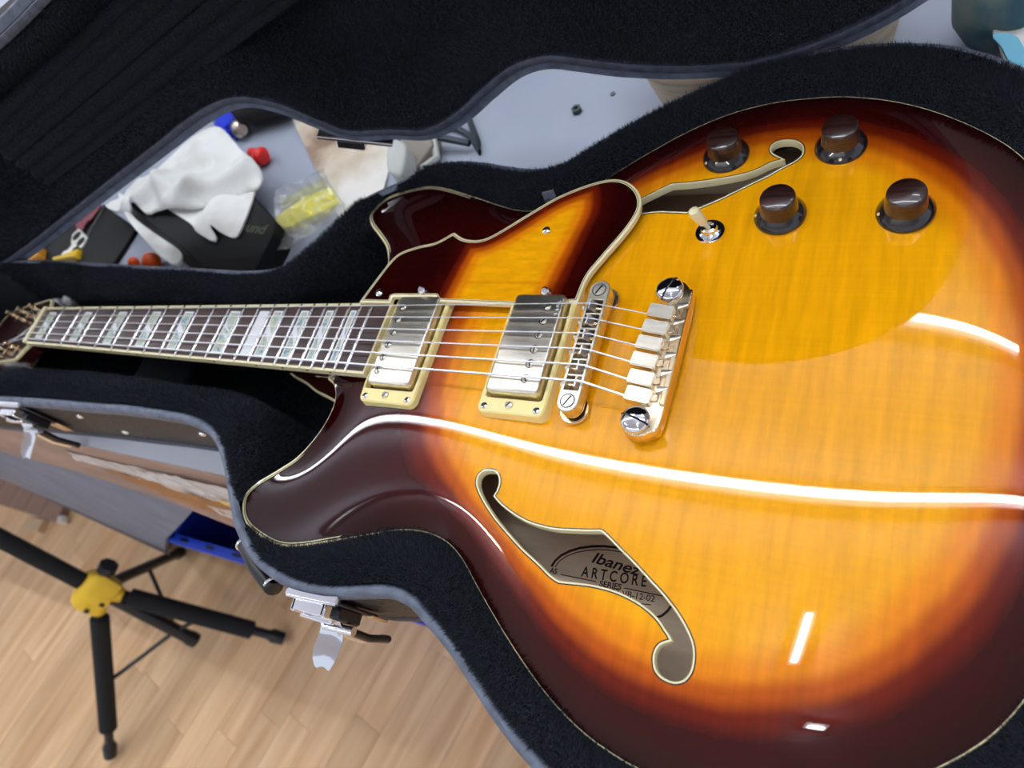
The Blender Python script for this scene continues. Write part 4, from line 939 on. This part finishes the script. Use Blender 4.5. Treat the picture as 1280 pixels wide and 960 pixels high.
# stained cloth
ST = sm([(-526.6,361.4), (-468.9,335.4), (-417.2,319.0), (-339.5,296.8), (-325.5,257.8), (-317.3,227.4), (-315.9,212.9), (-351.0,183.9), (-376.1,207.9), (-405.7,236.9), (-449.6,277.2)], 7)
st = mk('stained_cloth', patch(ST, lambda x, y: -87+2.5*np.sin(x/30)*np.sin(y/22)+1.2*np.sin(x/9+y/12)+2, 4, 1.6), stained, angle=80); tag(st, 'white cloth with a brown grease stain, right of the yellow packet', 'cloth')
# yellow sheet in a clear bag
yq = [(-431.7,162.6), (-442.8,184.2), (-418.3,206.9), (-382.9,221.0), (-361.6,200.7), (-381.9,186.0)]
yb_ = mk('yellow_foam_strip', prism(yq, -88, -80, bev=1), yellowst, smooth=False); tag(yb_, 'bright yellow foam strip inside the clear plastic bag', 'foam strip')
BG = sm([(-454.9,205.5), (-454.5,222.2), (-431.2,230.6), (-408.3,247.8), (-393.3,232.3), (-369.3,211.4), (-341.7,186.2), (-345.4,174.3), (-410.9,134.6), (-425.0,151.1), (-439.6,183.0)], 6)
rgb = np.random.default_rng(4)
bgm = mk('clear_bag', patch(BG, lambda x, y: -76.5+2.2*np.sin(x/5+np.sin(y/7)*2)+1.6*np.sin(y/4+x/11), 3.5, .25), bagm, angle=80); tag(bgm, 'clear crinkled plastic bag around the yellow foam strip', 'bag')
mk('pale_liner', prism([(-456.4,210.8), (-404.0,238.8), (-389.8,224.6), (-428.7,211.6), (-450.0,199.4)], TT+.2, -86), mat('olive_paper', lin(186, 188, 120), .6), yb_, smooth=False)
# small things
q = (-526.3,277.2,-82.0); rr_ = mk('red_cap', lathe([(.1, -16), (6, -14), (6.5, -6), (5, -2), (9, 3), (11, 9), (8, 15), (.1, 17)], 18), redpl, loc=(q[0], q[1], -79), axes=((0, 0, 1), (.35, .94, 0), (.94, -.35, 0))); tag(rr_, 'small red plastic cap beside the corner of the white cloth', 'cap')
for (u, r) in (((-611.9,124.1,-80.0), 11), ((-651.9,125.8,-84.0), 7)):
    o = mk('orange_ball', lathe([(.01 if abs(a) > 89 else r*cos(radians(a)), r*sin(radians(a))) for a in range(-90, 91, 15)], 20, False), orangepl, loc=(u[0], u[1], TT+r))
    tag(o, 'larger round orange plastic ball by the far rim of the case' if r == 11 else 'smaller orange ball left of the larger orange one', 'ball')
q = (-602.9,330.3,-78.0); tl = thing('blue_tool', 'blue plastic tool with a silver end behind the white cloth', 'tool', (q[0], q[1], TT))
mk('tool_body', box(46, 26, 22, bev=5, seg=2), bluetool, tl, loc=(q[0]-8, q[1]+4, TT+11), rot=(0, 0, -30)); mk('tool_head', lathe([(9, -12), (11, -6), (9, 0), (11, 5), (7, 10)], 14), nickel, tl, loc=(q[0]+18, q[1]-6, TT+12), rot=(0, 80, -30))
mk('tool_grip', box(60, 34, 14, bev=4), blackpl, tl, loc=(q[0]-30, q[1]+30, TT+7.1), rot=(0, 0, -20))
q = (-538.6,348.1,-60.0); db = thing('dark_brush', 'dark bristled brush lying beyond the blue tool', 'brush', (q[0], q[1], TT))
mk('bristle_block', xf(lathe([(22, -45), (27, -30), (28, 20), (22, 42), (8, 48)], 26), sc=(.9, 1, 1)), mat('dark_bristle', lin(52, 46, 48), .9, bump=(300, .8, 'n'), var=(8, (60, 1, 1), lin(30, 26, 28), (.4, .6))), db, loc=(q[0], q[1]+8, TT+27), axes=((0, 0, 1), (.2, -.98, 0), (.98, .2, 0)))
mk('brush_ferrule', xf(lathe([(22, -12), (24, 0), (20, 10)], 24), sc=(.9, 1, 1)), mat('mauve_ferrule', lin(120, 100, 112), .5), db, loc=(q[0]-50, q[1]+14, TT+24.5), axes=((0, 0, 1), (.2, -.98, 0), (.98, .2, 0)))
# pale plastic box with leads
q = [(-299.3,250.9), (-276.3,243.3), (-265.9,216.5), (-265.7,203.0), (-285.6,213.3)]; dv_ = thing('power_supply', 'off white plastic box with pale leads beside the stained cloth', 'power supply', (*q[0], TT))
mk('device_body', prism(sm(q, 4), TT, -52, bev=3), whitebox, dv_)
mk('device_side', prism([(-311.8,284.6), (-269.4,279.4), (-260.7,257.6), (-270.7,223.2), (-280.8,224.0)], TT, -70, bev=2), mat('taupe_plastic', lin(140, 132, 122), .5), dv_, smooth=False)
for P_, r, m in (([(-280.9,288.7), (-265.7,267.8), (-257.4,249.4), (-264.0,229.8)], 4, whitebox), ([(-318.2,284.1), (-299.8,289.6), (-274.6,289.8)], 3, whitebox), ([(-317.5,269.3), (-312.7,277.4), (-293.1,279.5), (-265.2,272.1), (-225.5,264.6)], 3.5, blackcable)):
    mk('lead', tube([(x, y, TT+r+ (12 if i % 2 else 6)) for i, (x, y) in enumerate(P_)], r, 8), m, dv_)
cb_ = mk('black_cable_loop', tube([(x, y, TT+3.4) for x, y in [(-265.9,296.8), (-252.8,293.1), (-235.5,282.6), (-223.8,270.9), (-214.5,257.8), (-220.9,270.6), (-230.8,285.2), (-243.6,304.8), (-255.2,320.5)]], 3.2, 8), blackcable); tag(cb_, 'thin black cable bent back on itself on the pale worktop', 'cable')
q = (-123.9,301.1,-90.0); nt_ = mk('small_nut', lathe([(5, 0), (5, 5), (2.2, 5), (2.2, 0)], 6, False), mat('dull_nut', lin(70, 82, 82), .5, .5), loc=(q[0], q[1], TT+.05), smooth=False); tag(nt_, 'tiny grey nut alone on the bare worktop', 'nut')
q = (-93.3,318.6,-90.0); nt_ = mk('tiny_washer', lathe([(2.5, 0), (2.5, 1.2), (1, 1.2)], 8), mat('dull_washer', lin(110, 110, 112), .5, .5), loc=(q[0], q[1], TT+.05), smooth=False); tag(nt_, 'tiny washer beyond the nut on the bare worktop', 'washer')
# banded beige basin behind the bout of the case
def sel(cx, cy, a, b, e=3.0, n=64, rot=13):
    P = []
    for i in range(n):
        t = 2*pi*i/n; x = a*abs(cos(t))**(2/e)*(1 if cos(t) > 0 else -1); y = b*abs(sin(t))**(2/e)*(1 if sin(t) > 0 else -1); r = radians(rot); P.append((cx+x*cos(r)-y*sin(r), cy+x*sin(r)+y*cos(r)))
    return P
bs = sel(46, 318, 96, 64)
bp_ = [(20, TT), (14, TT+1)]
for k in range(7): bp_ += [(13-k*1.6, TT+4+k*8), (11.4-k*1.6, TT+7+k*8), (12-k*1.6, TT+10.5+k*8)]
bp_ += [(0, -28), (-2.5, -24), (-1.5, -19.5), (3, -18), (7, -20), (8, -26), (14, -60), (24, TT+5)]
basin = mk('banded_basin', join(sweep(bs, bp_), prism(offs(bs, 20), TT, TT+6)), beige, angle=60); tag(basin, 'beige ribbed oval basin behind the round end of the case', 'basin')
# bag and cloths at the far right corner
q = (205.0,305.3,-60.0)
cz = mk('striped_towel', patch(sm([(195.0,304.5), (201.8,306.0), (210.6,313.3), (230.2,318.4), (236.7,262.0), (218.2,254.8), (202.7,275.7), (200.2,285.1)], 6), lambda x, y: -58+8*np.sin(x/14+y/20)+5*np.sin(y/9), 4, 3), whitecloth, angle=80); tag(cz, 'white towel with pale blue stripes at the far right of the worktop', 'towel')
for P_ in ([(200.4,292.4), (207.6,283.3), (214.9,267.3)], [(205.4,270.6), (211.1,263.7), (217.6,255.4)]):
    mk('blue_stripe', patch(sm([(x+6, y) for x, y in P_]+[(x-6, y-4) for x, y in P_[::-1]], 4), lambda x, y: -54.6+8*np.sin(x/14+y/20)+5*np.sin(y/9), 4, 1), teal, cz, angle=80)
gb = mk('grey_green_bundle', xf(lathe([(.1, -30), (20, -26), (27, -10), (28, 8), (20, 22), (.1, 28)], 24), sc=(1.2, 1.0, 1)), greenglass, loc=(*(203.1,327.5,-50.0)[:2], -59)); tag(gb, 'bunched grey green bag beyond the striped towel', 'bag')
wb = mk('long_white_box', box(700, 60, 60, bev=2), mat('bright_white', lin(240, 244, 250), .6), loc=(-1700, 845, TT+30.1), rot=(0, 0, 12)); tag(wb, 'long white box lying far behind the open lid', 'box')

# ================================================================== BELOW THE WORKTOP
def crate(x0, x1, y0, y1, ztop, h, label, m=bluepl):
    t = thing('storage_crate', label, 'crate', ((x0+x1)/2, (y0+y1)/2, ztop-h), 'blue crates stacked under the workbench')
    o = rrect(x0, x1, y0, y1, 8); zb = ztop-h
    mk('crate_body', sweep(o, [(60, zb+.2), (10, zb), (8, zb+2), (4, ztop-22), (14, ztop-22), (14, ztop-4)]), m, t, angle=30)
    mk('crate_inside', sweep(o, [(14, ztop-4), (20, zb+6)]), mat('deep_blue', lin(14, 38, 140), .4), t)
    mk('crate_floor', prism(offs(o, 16), zb+3, zb+6), m, t)
    n_ = mk('crate_rim', sweep(o, [(4, ztop-22), (0, ztop-21), (0, ztop-2), (1, ztop), (15, ztop), (15, ztop-5)]), m, t, angle=30)
    for x in np.arange(x0+40, x1-30, 60): mk('rim_slot', box(18, 5, 1), black_line, n_, loc=(x, y0+9, ztop+.1), smooth=False)
    mk('rim_slot', box(5, 18, 1), black_line, n_, loc=(x0+9, y0+60, ztop+.1), smooth=False)
    return t
crate(-846, -290, -150, 240, -450, 150, 'upper blue plastic crate with its open top just under the workbench edge')
cbx = mk('cardboard_box', box(540, 370, 130, bev=1), cardb, loc=(-565, 50, -665), smooth=False); tag(cbx, 'brown cardboard box between the two blue crates', 'box')
crate(-846, -290, -150, 240, -730.2, 119.8, 'lower blue plastic crate standing on the floor under the cardboard box')
ul = thing('slatted_step', 'low brown wooden step on the floor against the grey panel', 'step', (-2150, -60, -850))
for k in range(9):
    py_ = -66-.107*(-1795-80*k+2180)-6; mk('slat', box(78, py_+168, 22, bev=1.5), mat('brown_slat', lin(150, 118, 100), .6, var=(20, (1, .2, 1), lin(128, 98, 82), (.4, .65))) if k == 0 else MATS['brown_slat'], ul, loc=(-1795-80*k, (py_-168)/2, -838), smooth=False)
cs = mk('caster_wheel', xf(cyl(13, 16, 16, -8), rot=(90, 0, 20)), mat('pale_caster', lin(214, 208, 196), .4), ul, loc=(-1744, -158, -836))
wbk = mk('wooden_block', box(70, 34, 20, bev=1), mat('pale_wood', lin(196, 168, 132), .6), loc=(-1850, -190, -839.9), rot=(0, 0, 4), smooth=False); tag(wbk, 'small pale wooden block in front of the brown step', 'block')

# guitar stand
gs = thing('guitar_stand', 'black folding guitar stand with foam legs and a yellow hub', 'stand', (-1110, -300, -850))
hub = Vector((-1109, -259, -560)); low = Vector((-1044, -298, -750)); dirm = (hub-low).normalized(); top_ = hub+dirm*520
mk('mast', tube([hub-dirm*10, hub+dirm*30, top_], 15.5, 18), blackfoam, gs)
mk('lower_mast', tube([hub+dirm*10, low-dirm*4], 13, 16), blackpl, gs)
mk('mast_cap', tube([low-dirm*4, low-dirm*22], 15, 16), blackpl, gs)
mk('mast_collar', tube([hub+dirm*205, hub+dirm*250], 20, 16), mat('collar_brown', lin(46, 34, 34), .5), gs)
feet = {'a': Vector((-881, -248, -850)), 'b': Vector((-1201, -565, -850)), 'c': Vector((-1269, -148, -850))}
def hubshape():
    # chunky three lobed yoke, extruded along the mast
    s = dirm.cross(Vector((0, 0, 1))).normalized(); u = s.cross(dirm)
    V = []; F = []; n = 24
    for lv, (t, k) in enumerate(((-34, .72), (-30, 1.0), (8, 1.06), (22, .86), (26, .6))):
        for i in range(n):
            a = 2*pi*i/n; r = 31+11*max(0, cos(3*(a-.5)))**1.5
            V.append(tuple(hub+dirm*t+s*(r*k*cos(a))+u*(r*k*sin(a))))
    for j in range(4):
        for i in range(n): q = (i+1) % n; F.append((j*n+i, j*n+q, (j+1)*n+q, (j+1)*n+i))
    F += [tuple(reversed(range(n))), tuple(range(4*n, 5*n))]
    return V, F
hb = mk('yellow_hub', hubshape(), yellowpl, gs, angle=50)
for kx, m in (('a', blackfoam), ('b', blackfoam), ('c', brownmetal)):
    f = feet[kx]; st_ = hub+(f-hub)*.10-Vector((0, 0, 4)); d = (f+Vector((0, 0, 14))-st_)
    if kx != 'c':
        lg = mk('leg', tube([st_, st_+d*.06, st_+d*.07, st_+d*.80, st_+d*.81], [10, 10, 17, 17, 10] if True else 0, 18), m, gs)
        mk('leg_tube', tube([st_+d*.78, st_+d*.97], 9, 12), blackpl, lg)
        mk('yoke_cheek', tube([hub+(f-hub)*.04, st_+d*.03], [19, 13], 14), yellowpl, hb)
    else:
        lg = mk('leg', tube([st_, st_+d*.97], [11, 11], 14), m, gs)
    e = d.normalized(); mk('rubber_foot', tube([st_+d*.90, st_+d*.93, st_+d], [9, 14, 12.5], 14), blackpl, lg)
    lp = st_+d*.5
    mk('brace', tube([lp, low+dirm*25], 4.2, 8), blackpl, gs)
kn = hub+Vector((24, 34, 12))
kb_ = mk('clamp_knob', join(tube([kn-Vector((10, 14, 8)), kn], 8, 12), tube([kn, kn+Vector((8, 12, 5))], [17, 17], 8)), blackpl, gs)
for q in (hub+Vector((18, -40, 6)), hub+Vector((44, -22, 2))): mk('hub_bolt', lathe([(4, -3), (4, 3), (.1, 4)], 10), blackpl, hb, loc=tuple(q))
